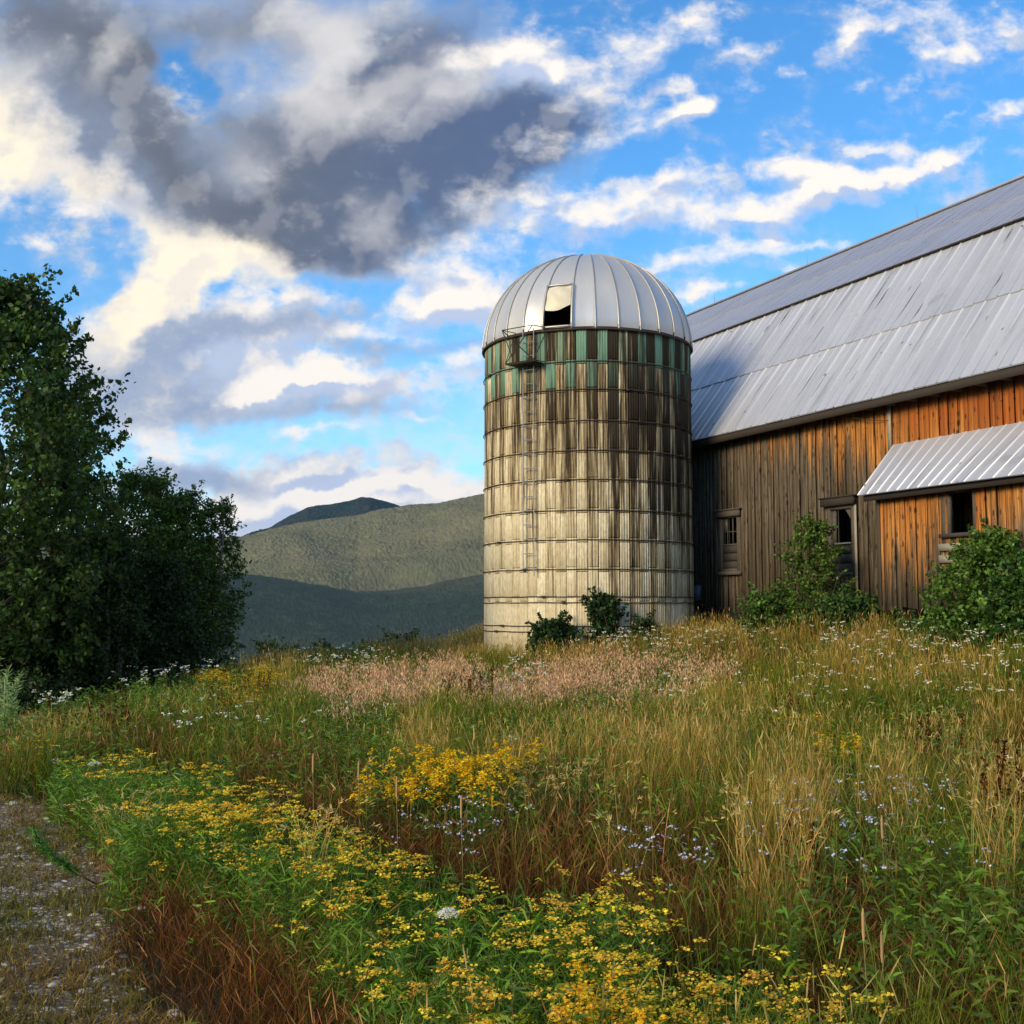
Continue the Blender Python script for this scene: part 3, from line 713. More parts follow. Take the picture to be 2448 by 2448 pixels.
# lean-to shed on the long wall
SQ, SZT, SZE = 1.45, 5.07, 3.90      # roof reach, top and eave heights
SHW = -1.15
sa0, _ = on_wall(2104, 1300, SHW); _, sz0 = on_wall(2111, 1457, SHW)
shed = empty('lean_to', (0, 0, 0)); shed.parent = barn; shed.location = Vector(tuple(B(11, -.6, 1.6)))-barn.location
tag(shed)
so0, _ = on_wall(2271, 1190, SHW); so1, _ = on_wall(2327, 1190, SHW); _, soz1 = on_wall(2290, 1185, SHW); _, soz0 = on_wall(2290, 1276, SHW)
sow0, _ = on_wall(2250, 1190, SHW)
WIN3 = (so0, so1, soz0, soz1+.06)
sh_wall = board_wall((sa0, 23.0), lambda a: sz0+.02*math.sin(a*3), lambda a: SZE+.10, SHW, lambda a: 2.5+.15*math.sin(a*1.3), [WIN3], parent=shed, name='shed_wall', wmin=.10, wmax=.18, seed=12)
m = QM(); r = np.random.default_rng(3)
for wv in np.arange(0, 1.13, .15): m.box(B(sa0-.03, -wv-.14, sz0), SV*.03, NV*.14, UPV*(SZE+.1-sz0+(1.1-wv)*.7), (r.random(), .6, r.random()))
m.box(B(sa0-.035, SHW-.05, sz0-.01), SV*.09, NV*.02, UPV*(SZE-sz0+.1), (.3, .7, .5))
m.build('shed_end_wall', M_BOARD, shed)
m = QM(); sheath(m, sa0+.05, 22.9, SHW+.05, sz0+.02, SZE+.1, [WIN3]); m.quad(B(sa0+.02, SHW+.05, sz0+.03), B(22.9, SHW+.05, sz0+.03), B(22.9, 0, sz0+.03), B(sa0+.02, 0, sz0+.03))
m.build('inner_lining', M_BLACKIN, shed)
def shed_roof():
    m = QM(); r = np.random.default_rng(5)
    L = math.hypot(SQ, SZT-SZE); d = np.array([-SQ, SZE-SZT])/L; nrm = np.array([-d[1], d[0]]); nrm = nrm if nrm[1] > 0 else -nrm
    nrm = np.array([-(SZT-SZE), SQ])/L
    def Pt(a, t, h): return B(a, -.03+d[0]*t+nrm[0]*h, SZT+d[1]*t+nrm[1]*h)
    a = 7.66; i = 0; skew = .50
    while a < 23.3:
        b = a+.325; rr = r.random()*.4; sk0 = skew*max(0, 1-(a-7.66)/3); sk1 = skew*max(0, 1-(b-7.66)/3)
        V = [Pt(a, 0, 0), Pt(b, 0, 0), Pt(b+sk1, L, 0), Pt(a+sk0, L, 0)]
        m.add(V, [[0, 3, 2, 1]], (rr, 0, 0), [(a, 0), (b, 0), (b, L), (a, L)])
        hw, ht = .010, .018
        m.add([Pt(a-hw, 0, 0), Pt(a-hw*.5, 0, ht), Pt(a+hw*.5, 0, ht), Pt(a+hw, 0, 0), Pt(a-hw+sk0, L, 0), Pt(a-hw*.5+sk0, L, ht), Pt(a+hw*.5+sk0, L, ht), Pt(a+hw+sk0, L, 0)],
              [[0, 4, 5, 1], [1, 5, 6, 2], [2, 6, 7, 3], [4, 7, 6, 5]], (rr, 1, 0), [(a, 0)]*4+[(a, L)]*4)
        a = b; i += 1
    m.add([Pt(7.66, 0, -.015), Pt(23.3, 0, -.015), Pt(23.3, L, -.015), Pt(7.66+skew, L, -.015)], [[0, 1, 2, 3]], (1, 0, 1))
    o = m.build('shed_roof', M_ROOF, shed)
    m = QM(); m.box(Pt(7.72+skew, L-.07, -.06)-UPV*.12, SV*15, NV*.04, UPV*.13); m.box(Pt(7.72+skew, L-.10, -.05)+NV*.0, SV*15, NV*.34, UPV*.025)
    for k in range(25): m.box(Pt(7.9+skew+k*.6, L-.07, -.06)+NV*.045-UPV*.09, SV*.05, NV*.26, UPV*.10)
    m.build('shed_eave_boards', M_DARKWOOD, shed)
shed_roof()
m = QM(); frame(m, WIN3[0], WIN3[1], WIN3[2], WIN3[3], SHW-.03, .05, .10); m.box(B(sow0, SHW-.02, soz0-.3), SV*(WIN3[0]-sow0-.05), NV*.02, UPV*(WIN3[3]-soz0+.3), (.3, .2, .5))
f3 = m.build('window_frame', M_TRIM, shed)
m = QM(); m.box(B(WIN3[0]-.2, SHW-.11, soz0-.06), SV*(WIN3[1]-WIN3[0]+.2), NV*.12, UPV*.07); m.build('sill', M_OLDPLANK, f3)
m = QM(); m.box(B(WIN3[0]-.25, SHW-.075, soz0-.30), SV*(WIN3[1]-WIN3[0]+.15), NV*.03, UPV*.13); m.box(B(WIN3[0]-.25, SHW-.075, soz0-.52), SV*(WIN3[1]-WIN3[0]-.1), NV*.03, UPV*.14); m.build('pale_boards', M_PALETRIM, f3)

# ------------------------------------------------------------------ silo
def mat_stave():
    m, T, out = newmat('concrete_staves')
    a = T.add('ShaderNodeAttribute', attribute_name='Col'); r_, gr, par = T.sep(a.outputs['Vector'])
    x, y, s1 = uvxyz(T, 22, .55); streak = T.noise(s1, 1.0, 6, .65, .3).outputs['Fac']
    _, _, s2 = uvxyz(T, 5, .35); blot = T.noise(s2, 1.0, 5, .6).outputs['Fac']
    _, _, s3 = uvxyz(T, 16, 6); fi = T.noise(s3, 1.0, 5, .7).outputs['Fac']
    base = T.mix(T.smooth(fi, .3, .75), (.56, .47, .29, 1), (.84, .76, .54, 1))
    base = T.mix(T.math('MULTIPLY', r_, .40), base, (.36, .27, .14, 1)); _, _, s4 = uvxyz(T, 55, .25); lin_ = T.noise(s4, 1.0, 3, .5).outputs['Fac']; base = T.mix(T.math('MULTIPLY', T.smooth(lin_, .55, .66), T.smooth(x, -2.0, 1.5, .25, .85)), base, (.13, .085, .04, 1))
    hgt = T.smooth(y, 1.4, 7.4)                       # grime has run down from the rim
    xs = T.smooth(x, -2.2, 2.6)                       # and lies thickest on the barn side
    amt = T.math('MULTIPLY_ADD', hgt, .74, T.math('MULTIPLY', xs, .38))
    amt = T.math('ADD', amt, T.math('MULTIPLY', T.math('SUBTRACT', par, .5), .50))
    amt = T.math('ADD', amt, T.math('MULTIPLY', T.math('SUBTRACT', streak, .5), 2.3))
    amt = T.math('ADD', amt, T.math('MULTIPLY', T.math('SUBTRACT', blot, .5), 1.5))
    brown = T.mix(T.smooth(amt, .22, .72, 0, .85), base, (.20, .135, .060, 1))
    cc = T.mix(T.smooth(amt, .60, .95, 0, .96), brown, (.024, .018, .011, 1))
    grn = T.mix(streak, (.065, .13, .085, 1), (.27, .47, .34, 1))
    gs = T.smooth(T.math('ADD', T.math('MULTIPLY', T.math('SUBTRACT', streak, .5), 1.9), amt), .62, 1.25, 0, .88)
    cc = T.mix(gr, cc, T.mix(gs, grn, (.035, .035, .02, 1)))
    rust = T.math('MULTIPLY', T.smooth(blot, .62, .72), T.smooth(streak, .52, .6))
    cc = T.mix(T.math('MULTIPLY', rust, .5), cc, (.30, .12, .035, 1))
    principled(T, out, cc, .9, 0, T.math('ADD', fi, streak), .006, .7, .25)
    return m
def mat_dome():
    m, T, out = newmat('galvanised_dome')
    x, y, s1 = uvxyz(T, 2.0, .6); n = T.noise(s1, 1.0, 5, .6).outputs['Fac']
    _, _, s2 = uvxyz(T, 20, 8); n2 = T.noise(s2, 1.0, 4, .7).outputs['Fac']
    cc = T.mix(n, (.50, .50, .50, 1), (.66, .65, .63, 1))
    cc = T.mix(T.smooth(n2, .70, .78, 0, .6), cc, (.12, .11, .10, 1))
    cc = T.mix(T.smooth(y, 0.0, .35, .45, 0), cc, (.40, .34, .24, 1))
    principled(T, out, cc, .42, .45, T.math('ADD', n, T.math('MULTIPLY', n2, .2)), .02, .35)
    return m
M_STAVE = mat_stave(); M_DOME = mat_dome()
silo = empty('silo', (SILO[0], SILO[1], .4))
tag(silo, 'tall cement stave silo with stained staves, steel hoops and silver dome', 'silo')
ZT = 8.35; ZFOOT = .2
def SP(t, rad, z): return np.array([SILO[0]+rad*math.sin(t), SILO[1]-rad*math.cos(t), z])
hoop_px = [864, 931, 1006, 1077, 1146.5, 1220, 1290.5, 1361, 1426.5, 1440.5]
def hz(py): r = ray(1400, py); return r[2]/r[1]*27.35+EYE
hoops = [hz(p) for p in hoop_px]
def hzl(py): r = ray(1190, py); return r[2]/r[1]*29.0+EYE
hoops += [hzl(1495), hzl(1508.5)]
joints = hoops[:8]+[hoops[8]-.05, .55]
NS = 66; tc0 = -math.atan2(SILO[0], SILO[1])
m = QM(); r = np.random.default_rng(11)
for k in range(NS):
    t0 = tc0+(k-NS/2)*2*np.pi/NS; t1 = t0+2*np.pi/NS; par = k % 2
    offj = .055 if par else -.055
    zs = [ZT]+[j+offj for j in joints]+[ZFOOT]
    smooth_st = (t0-tc0) < -.55
    cols_ = 12; tt = np.linspace(0, 1, cols_+1)
    prof = np.where((tt < .04) | (tt > .96), -.030, .014*np.cos(tt*2*np.pi*4+np.pi)*(.25 if smooth_st else 1.0))
    darkpar = (.85 if par else .15)+r.uniform(-.15, .15)
    if t0-tc0 < -.1: darkpar = .5+(darkpar-.5)*.5
    for ci in range(len(zs)-1):
        z1, z0 = zs[ci], zs[ci+1]
        if z1-z0 < .02: continue
        g = 0.0
        if ci == 0: g = (1.0 if not par else 0)*(1 if r.random() < .92 else .4)
        if ci == 0 and r.random() < .2: g *= .6
        if ci == 1: g = (1.0 if par else 0)*(1.0 if r.random() < .35 else (.55 if r.random() < .5 else .2))
        rr = r.random()*.9
        dpt = r.uniform(-.004, .006)
        zz = [z0+.006, z0+.02, z1-.02, z1-.006]; dd_ = [-.014, 0, 0, -.014]
        V = []; U = []
        for zi, di in zip(zz, dd_):
            for j in range(cols_+1):
                t = t0+(t1-t0)*tt[j]; V.append(SP(t, SR-.012+prof[j]+di+dpt, zi)); U.append(((t-tc0)*SR, zi))
        Q = [[a_*(cols_+1)+j, a_*(cols_+1)+j+1, (a_+1)*(cols_+1)+j+1, (a_+1)*(cols_+1)+j] for a_ in range(3) for j in range(cols_)]
        m.add(V, Q, (rr, g, np.clip(darkpar+r.uniform(-.2, .2), 0, 1)), U)
m.build('stave_wall', M_STAVE, silo)
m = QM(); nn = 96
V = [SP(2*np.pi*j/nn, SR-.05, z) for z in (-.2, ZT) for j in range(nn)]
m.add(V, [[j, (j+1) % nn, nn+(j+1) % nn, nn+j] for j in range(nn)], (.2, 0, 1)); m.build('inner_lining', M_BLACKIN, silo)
ring = lambda rad, z, n=120: [SP(2*np.pi*j/n, rad, z+.004*math.sin(j*.7)) for j in range(n+1)]
for i, z in enumerate(hoops):
    m = QM(); m.tube(ring(SR+.012, z), .012, 6, caps=False); hp = m.build('hoop', M_IRON, silo)
    m = QM()
    lug_t = tc0+[-1.15, .35, -.9, 1.0, -.2, .95, -.95, -.62, -.42, -.23, -.9, -1.0][i]
    m.box(SP(lug_t, SR+.005, z-.025), SP(lug_t+.035, SR+.005, z-.025)-SP(lug_t, SR+.005, z-.025), SP(lug_t, SR+.05, z)-SP(lug_t, SR+.005, z), UPV*.05)
    m.tube([SP(lug_t-.03, SR+.03, z), SP(lug_t+.07, SR+.03, z)], .009, 6); m.build('turnbuckle', M_IRON, hp)
# dome
NR = 29; TH = R_(-18.75)
def dome_r(phi): return SR*1.012*math.cos(phi)
DH = 2.50
rib_t = [R_(-11.25)+R_(345)/NR*k for k in range(NR+1)]
cols_t = sorted(set([round(R_(-26.25+1.5*k), 6) for k in range(240)]))
rows = [0]+[R_(x) for x in (1.5, 4, 8, 12, 16, 20, 24, 28, 33, 38, 43, 48, 54, 60, 66, 72, 78, 84, 89)]
HT0, HT1 = R_(-26.25), R_(-11.25); HPHI = R_(27.0)
def rib_dist(t):
    t = (t-R_(-11.25)) % (2*np.pi); g = R_(345)/NR
    if t > R_(345): return abs(((t-R_(345))/R_(15))-.5)*2
    return abs(((t/g) % 1)-.5)*2
V = []; U = []
rows = sorted(set(rows+[HPHI]))
for ph in rows:
    for t in cols_t:
        sc = 1-.010*(1-rib_dist(t)**2)
        V.append(SP(t, dome_r(ph)*sc, ZT+.01+DH*math.sin(ph))); U.append(((t-tc0)*SR, ph*SR))
n_ = len(cols_t); Q = []
for i in range(len(rows)-1):
    for j in range(n_):
        t = cols_t[j]; k = (j+1) % n_
        if HT0-1e-3 <= t < HT1-1e-3 and rows[i] >= R_(1.4) and rows[i+1] <= HPHI+1e-4: continue
        Q.append([i*n_+j, i*n_+k, (i+1)*n_+k, (i+1)*n_+j])
m = QM(); m.add(V, Q, None, U); dome = m.build('dome', M_DOME, silo, True)
m = QM()
for t in rib_t:
    m.tube([SP(t, dome_r(p)*1.004+.004, ZT+.012+DH*math.sin(p)*1.003) for p in np.radians(np.linspace(0, 88, 22))], .017, 6, caps=False)
m.build('seams', M_DOME, dome)
m = QM(); m.tube(ring(SR+.035, ZT-.01), .028, 6, caps=False); m.tube(ring(SR+.02, ZT+.035), .012, 6, caps=False)
for t in rib_t: m.box(SP(t-.006, SR+.03, ZT-.05), SP(t+.006, SR+.03, ZT)-SP(t-.006, SR+.03, ZT), SP(t, SR+.055, ZT)-SP(t, SR+.03, ZT), UPV*.16)
m.build('rim_band', M_IRON, dome)
m = QM(); m.tube([SP(0, .0, ZT+DH-.02), SP(0, .0, ZT+DH+.05)], [.16, .05], 12); m.build('cap', M_DOME, dome)
# hatch: raised frame, and a buckled sheet still covering its upper part
def DP(t, ph, out): 
    return SP(t, dome_r(ph)+out*math.cos(ph), ZT+.01+DH*math.sin(ph)+out*math.sin(ph))
m = QM()
for t in (HT0, HT1): m.tube([DP(t, p, .05) for p in np.linspace(R_(.5), HPHI, 10)], .030, 6)
for p in (R_(1.2), HPHI): m.tube([DP(t, p, .05) for t in np.linspace(HT0, HT1, 8)], .026, 6)
hf = m.build('hatch_frame', M_DOME, dome)
M_COVER = simple('cream_sheet', (.62, .57, .43), .6, .1, 6, .2, .01)
m = QM(); nt, npp = 14, 12; V = []; 
for i in range(npp):
    for j in range(nt):
        fj = j/(nt-1); lo = R_(11.5)+R_(1.6)*math.sin(fj*3.3+3.4)+R_(1.3)*fj
        p = lo+(HPHI-R_(1.0)-lo)*i/(npp-1); t = HT0+R_(.8)+(HT1-HT0-R_(1.6))*fj
        V.append(DP(t, p, .035+.05*math.sin(fj*math.pi)*math.sin(i/(npp-1)*math.pi)+.010*math.sin(fj*9+i)))
m.add(V, [[i*nt+j, i*nt+j+1, (i+1)*nt+j+1, (i+1)*nt+j] for i in range(npp-1) for j in range(nt-1)]); m.build('hatch_cover', M_COVER, dome, True)
# ladder and its cage
lt = tc0-R_(30.4); hw = .15/SR
def LP(dt, out, z): return SP(lt+dt, SR+out, z)
zb_l, zt_l = hoops[7]-.16, ZT+.08
ladder = empty('ladder', tuple(LP(0, .1, zb_l))); ladder.parent = silo; ladder.location = Vector(tuple(LP(0, .1, zb_l)))-silo.location
for sgn in (-1, 1):
    m = QM(); m.tube([LP(sgn*hw, .11, zb_l+(0 if sgn > 0 else .18)), LP(sgn*hw, .11, zt_l)], .014, 6); m.build('rail', M_GALV, ladder)
z = zb_l+.2; k = 0
while z < zt_l:
    m = QM(); m.tube([LP(-hw, .11, z+(.012 if k % 5 == 3 else 0)), LP(hw, .11, z)], .011, 6)
    if k % 2 == 0: m.tube([LP(-hw, .11, z), LP(-hw, .0, z)], .009, 6); m.tube([LP(hw, .11, z), LP(hw, .0, z)], .009, 6)
    m.build('rung', M_GALV, ladder); z += .343; k += 1
m = QM(); zc0, zc1 = hoops[0]+.02, ZT+.06
cw = .42/SR
C_ = [LP(-cw*1.0, .05, zc0), LP(-cw*1.0, .42, zc0), LP(cw*.7, .42, zc0), LP(cw*1.0, .05, zc0)]
D_ = [LP(-cw*1.1, .02, zc1), LP(-cw*1.15, .46, zc1), LP(cw*.7, .46, zc1), LP(cw*1.15, .02, zc1)]
for q in (C_, D_):
    for i in range(3): m.tube([q[i], q[i+1]], .011, 6)
m.tube([C_[3], D_[3]], .011, 6); m.tube([C_[1], D_[0]], .009, 6); m.tube([D_[1], C_[2]], .012, 6); m.tube([C_[1], D_[2]], .012, 6); m.tube([C_[2], D_[3]], .012, 6); m.tube([C_[0], D_[1]], .012, 6)
cage = m.build('cage', M_IRON, silo)
m = QM(); o_ = C_[0]; m.box(o_-UPV*.03, (C_[1]-C_[0]), (C_[2]-C_[1])*.98, UPV*.018); m.build('platform', M_IRON, cage)
# ------------------------------------------------------------------ plant builders
def rn(a, b, n): return rng.uniform(a, b, n)
def jitcol(c, n, v=.25, hue=.08):
    c = np.asarray(c, float)
    k = np.exp(rng.normal(0, v, (n, 1)))
    return np.clip(c*k*(1+rng.normal(0, hue, (n, 3))), .002, .95)
def ribbons(q, P, h, w, lean, S=3, prof=None, c0=None, c1=None, droop=0.0, az=None, sink=.03, kink=.12):
    """n blades: base P, height h, width w, horizontal lean (m); returns tips and tip directions"""
    n = len(P); h = np.broadcast_to(h, n); w = np.broadcast_to(w, n); lean = np.broadcast_to(lean, n); droop = np.broadcast_to(droop, n)
    az = rn(0, 2*np.pi, n) if az is None else az
    wa = rn(0, np.pi, n)
    t = np.linspace(0, 1, S+1); prof = np.array([1, .9, .65, .08]) if prof is None else np.asarray(prof)
    prof = np.interp(t, np.linspace(0, 1, len(prof)), prof)
    L = lean[:, None]*t**2; kx = rng.normal(0, 1, (n, 1))*kink*h[:, None]*np.sin(t*np.pi)*.3
    cx = P[:, 0, None]+np.sin(az)[:, None]*L+kx; cy = P[:, 1, None]+np.cos(az)[:, None]*L
    cz = P[:, 2, None]-sink+h[:, None]*(t-droop[:, None]*t**3)
    ox = (np.cos(wa)*w*.5)[:, None]*prof; oy = (np.sin(wa)*w*.5)[:, None]*prof
    V = np.stack([np.stack([cx-ox, cy-oy, cz], -1), np.stack([cx+ox, cy+oy, cz], -1)], 2).reshape(-1, 3)
    b = (np.arange(n)*(S+1)*2)[:, None]+np.arange(S)[None, :]*2
    Q = np.stack([b, b+1, b+3, b+2], -1).reshape(-1, 4)
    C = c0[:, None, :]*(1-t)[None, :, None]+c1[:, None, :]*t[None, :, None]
    C = np.repeat(C[:, :, None, :], 2, 2).reshape(-1, 3)
    q.add(V, Q, C)
    tip = np.stack([cx[:, -1], cy[:, -1], cz[:, -1]], -1); prev = np.stack([cx[:, -2], cy[:, -2], cz[:, -2]], -1)
    d = tip-prev; d /= np.linalg.norm(d, axis=1)[:, None]+1e-9
    return tip, d, np.stack([cx, cy, cz], -1)
def strips(q, A, Bp, w, C, sag=0.0, taper=(.6, 1, .1)):
    """flat lens-shaped strips from A to Bp (leaves, seed heads)"""
    n = len(A); w = np.broadcast_to(w, n)
    D = Bp-A; L = np.linalg.norm(D, axis=1)[:, None]+1e-9
    rv = rng.normal(0, 1, (n, 3)); sd = np.cross(D/L, rv); sd /= np.linalg.norm(sd, axis=1)[:, None]+1e-9
    M = A+D*.5; M[:, 2] += np.broadcast_to(sag, n)
    V = np.stack([A-sd*(w*.5*taper[0])[:, None], A+sd*(w*.5*taper[0])[:, None], M-sd*(w*.5*taper[1])[:, None], M+sd*(w*.5*taper[1])[:, None],
                  Bp-sd*(w*.5*taper[2])[:, None], Bp+sd*(w*.5*taper[2])[:, None]], 1).reshape(-1, 3)
    b = np.arange(n)*6
    Q = np.concatenate([np.stack([b, b+1, b+3, b+2], -1), np.stack([b+2, b+3, b+5, b+4], -1)])
    q.add(V, Q, np.repeat(C, 6, 0))
def confetti(q, P, size, C, flat=.0, asp=.6):
    """small diamond faces, turned at random (flat=1: lying level)"""
    n = len(P); size = np.broadcast_to(size, n)
    N = rng.normal(0, 1, (n, 3)); N[:, 2] = np.abs(N[:, 2])+flat*6; N /= np.linalg.norm(N, axis=1)[:, None]
    a = np.cross(N, rng.normal(0, 1, (n, 3))); a /= np.linalg.norm(a, axis=1)[:, None]+1e-9; b = np.cross(N, a)
    a = a*size[:, None]*.5; b = b*(size*asp)[:, None]*.5
    V = np.stack([P-a, P-b, P+a, P+b], 1).reshape(-1, 3)
    k = np.arange(n)*4
    q.add(V, np.stack([k, k+1, k+2, k+3], -1), np.repeat(C, 4, 0))
def at_ground(x, y): return np.stack([x, y, Zg(x, y)], -1)
def scatter(n, y0, y1, dens, side=.52):
    """field points: density over depth given by dens(y), over a wedge wider than the picture"""
    ys = np.linspace(y0, y1, 300); pdf = dens(ys)*ys; cdf = np.cumsum(pdf); cdf /= cdf[-1]
    y = np.interp(rng.random(n), cdf, ys); x = rng.uniform(-1, 1, n)*(side*y+.6)
    q = NV[0]*(x-W0[0])+NV[1]*(y-W0[1])
    ok = (q < -.15) & (np.hypot(x-SILO[0], y-SILO[1]) > SR+.03)
    qs = q > SHW-.02
    s_ = SV[0]*(x-W0[0])+SV[1]*(y-W0[1])
    ok &= ~(qs & (s_ > sa0-.1))
    return x[ok], y[ok]
def zone(x, y, ell, hgt=.3):
    """how strongly a drift of plants, mapped as ellipses over the field, is present at ground points x, y"""
    P = at_ground(x, y); P[:, 2] += hgt
    px, py = project(P)
    t = np.zeros(len(x))
    for e in ell:
        cx, cy, rx, ry = e[:4]; w = e[4] if len(e) > 4 else 1
        d = ((px-cx)/rx)**2+((py-cy)/ry)**2
        t = np.maximum(t, w*np.clip(1.35-d, 0, 1))
    return t
Z_PINK = [(670,1300,120,34),(830,1275,90,24),(1130,1290,190,50),(960,1320,120,34),(640,1330,50,45),(740,1300,160,34),(1290,1270,100,40,.7),(1210,1250,200,24,.5)]
Z_GOLD = [(900,1222,230,26,1),(1150,1225,170,34,1),(1420,1215,230,36,1),(1600,1225,140,40,.8),(1700,1260,200,50,.7),(80,1385,110,34,1),(110,1330,120,16,.6),(800,1425,60,40,.6),(1000,1500,110,90,.9),(1230,1450,200,70,.7),(1480,1590,90,160,.9),(1680,1580,60,120,.7),(1900,1500,70,160,1),(420,1260,180,40,.5),(220,1500,90,110,.5),(330,1500,60,40,.4),(1800,1440,100,40,.7),(1330,1330,200,50,.2)]
Z_RUST = [(380,1690,190,60,1.0),(440,1800,150,110,1.0),(300,1680,110,60,1),(520,1700,110,60,.7),(560,1480,170,70,.8),(660,1560,150,60,.9),(800,1600,120,90,.9),(1100,1600,260,110,.7),(1290,1650,160,90,.9),(1240,1740,150,70,.7),(1650,1700,180,80,.7),(150,1560,80,40,.8),(90,1500,110,50,.6),(430,1285,50,40,1),(1800,1860,150,70,.6),(960,1600,200,110,.7),(250,1400,120,40,.5),(720,1880,160,70,.6),(1590,1850,160,70,.5)]
Z_RED = [(340,1690,130,50),(390,1750,130,60),(450,1810,150,80),(300,1660,60,40),(540,1850,110,80),(660,1890,120,60,.7)]
Z_DOCK = [(885,1262,34,26,1),(930,1258,20,22,1),(480,1265,50,34,1),(420,1300,40,30,1),(190,1295,40,34,1),(1485,1290,50,40,.8),(1560,1340,24,30,.6),(1760,1330,26,60,1),(1890,1400,50,60,1),(1240,1250,30,24,.8),(1390,1195,60,16,.7),(1860,1310,20,30,.8),(1560,1560,20,30,.8),(1420,1240,200,30,.35)]
Z_LEAFY = [(1050,1420,200,60,.6),(1350,1360,200,50,.55),(1100,1500,120,40,.5),(690,1370,120,60,1),(620,1420,80,70,.9),(900,1292,70,26,1),(720,1430,110,70,.8),(600,1240,90,26,.9),(1280,1245,40,20,1),(1560,1500,160,80,.9),(1640,1630,130,110,.9),(1560,1700,70,60,.8),(1850,1680,110,110,.9),(1800,1780,140,90,1),(1420,1500,160,80,.6),(1750,1420,160,80,.6),(300,1360,140,50,.7),(480,1390,160,60,.8),(1150,1370,200,50,.5),(700,1240,120,20,.7),(160,1420,120,36,.6),(1900,1590,60,70,.8),(1400,1860,120,60,.5),(1480,1760,90,70,.5),(860,1460,140,70,.7),(1230,1340,120,40,.6),(430,1340,160,40,.7)]
Z_TANSY = [(200,1455,110,40,1),(320,1500,130,60,1),(430,1550,150,70,1),(300,1580,90,60,.8),(560,1610,150,70,1),(520,1660,150,60,.9),(700,1690,170,90,1),(640,1740,110,80,.9),(820,1740,170,110,1),(980,1780,190,110,1),(900,1860,170,90,1),(1100,1840,190,110,1),(1250,1890,190,70,1),(1080,1720,120,50,.8),(1380,1870,130,50,.8),(1550,1920,140,50,.7),(450,1610,140,50,.8),(1150,1920,300,70,1)]
Z_YELLOW = [(860,1385,80,34,1),(810,1430,50,34,1),(880,1430,60,20,.7),(560,1290,0.1,0.1,0),(500,1280,30,22,1),(470,1300,40,18,1),(410,1265,30,12,.9),(1540,1358,70,18,.9),(1590,1385,30,14,1),(930,1400,60,30,.5)]
Z_WHITE = [(690,1232,30,14,1),(720,1243,26,12,1),(1000,1250,50,24,1),(1130,1193,150,14,.9),(1300,1190,130,14,1),(1510,1265,70,34,.9),(1600,1195,140,24,.9),(1760,1195,190,26,1),(1870,1215,90,34,1),(1880,1270,80,34,.6),(310,1248,60,18,.45),(380,1240,40,14,.4),(1480,1320,30,18,.6),(430,1330,160,30,.25),(100,1303,50,12,.8),(1720,1260,150,40,.4),(650,1232,90,16,.5),(240,1262,80,12,.3),(1330,1275,120,30,.3),(1420,1185,120,12,.6)]
Z_BLUE = [(1240,1570,90,44,1),(1180,1560,50,20,.6),(1600,1510,110,40,.8),(1450,1540,60,60,.5),(1700,1490,120,40,.5),(1300,1600,70,24,.7),(1600,1610,60,30,.4),(930,1300,50,20,.6),(860,1500,120,40,.35),(1750,1590,140,50,.35),(780,1240,120,20,.3)]

# ------------------------------------------------------------------ the meadow grasses: nobody could count them
def wfar(y, a=.0034, b=.00034): return a+b*np.maximum(y-5, 0)
gx, gy = scatter(420000, 2.2, 37.5, lambda y: 1000*np.exp(-(y-3)/5.5)+200)
pm = path_mask(gx, gy)
keep = rng.random(len(gx)) > np.clip(pm*1.12, 0, .985)
gx, gy, pm = gx[keep], gy[keep], pm[keep]
clump = fbm(gx, gy, 1.3, 3, 31); clump2 = fbm(gx, gy, .55, 2, 41); big = fbm(gx, gy, 4.5, 2, 51)
zp, zg_, zr, zl, zt, zd = [zone(gx, gy, z) for z in (Z_PINK, Z_GOLD, Z_RUST, Z_LEAFY, Z_TANSY, Z_DOCK)]
zr = zr+1.1*zone(gx, gy, Z_RED, .25)
wts = np.stack([1.15+1.5*np.clip(clump-.45, 0, 1)*3, .05+1.0*np.clip(clump2-.58, 0, 1)*1.9+zg_*2.4, .08+.9*np.clip(.45-clump, 0, 1)*3+zr*5], 1)
wts[:, 0] *= (1-.88*np.clip(zr, 0, 1))*(1-.6*np.clip(zg_, 0, 1)); wts[:, 1] *= (1-.8*np.clip(zr, 0, 1))
wts /= wts.sum(1)[:, None]; cs = np.cumsum(wts, 1); kind = (rng.random(len(gx))[:, None] > cs).sum(1)
gapn = vnoise(gx, gy, .42, 97)*.6+vnoise(gx, gy, 1.1, 98)*.4
dens_keep = (rng.random(len(gx)) < np.clip((gapn-.22)*3.2, .10, 1)) & (rng.random(len(gx)) > np.clip(zl*.6+zt*.85+zp*.3, 0, .88))
def sub(mk): return gx[mk], gy[mk]
shade = .62+.7*big
def lowl(x, y): return 1-.55*sstep((-x-3.5)/3.0)*sstep((y-9)/4)*(1-sstep((x+.28*y)/1.5))*(1-.5*sstep((y-23)/3))
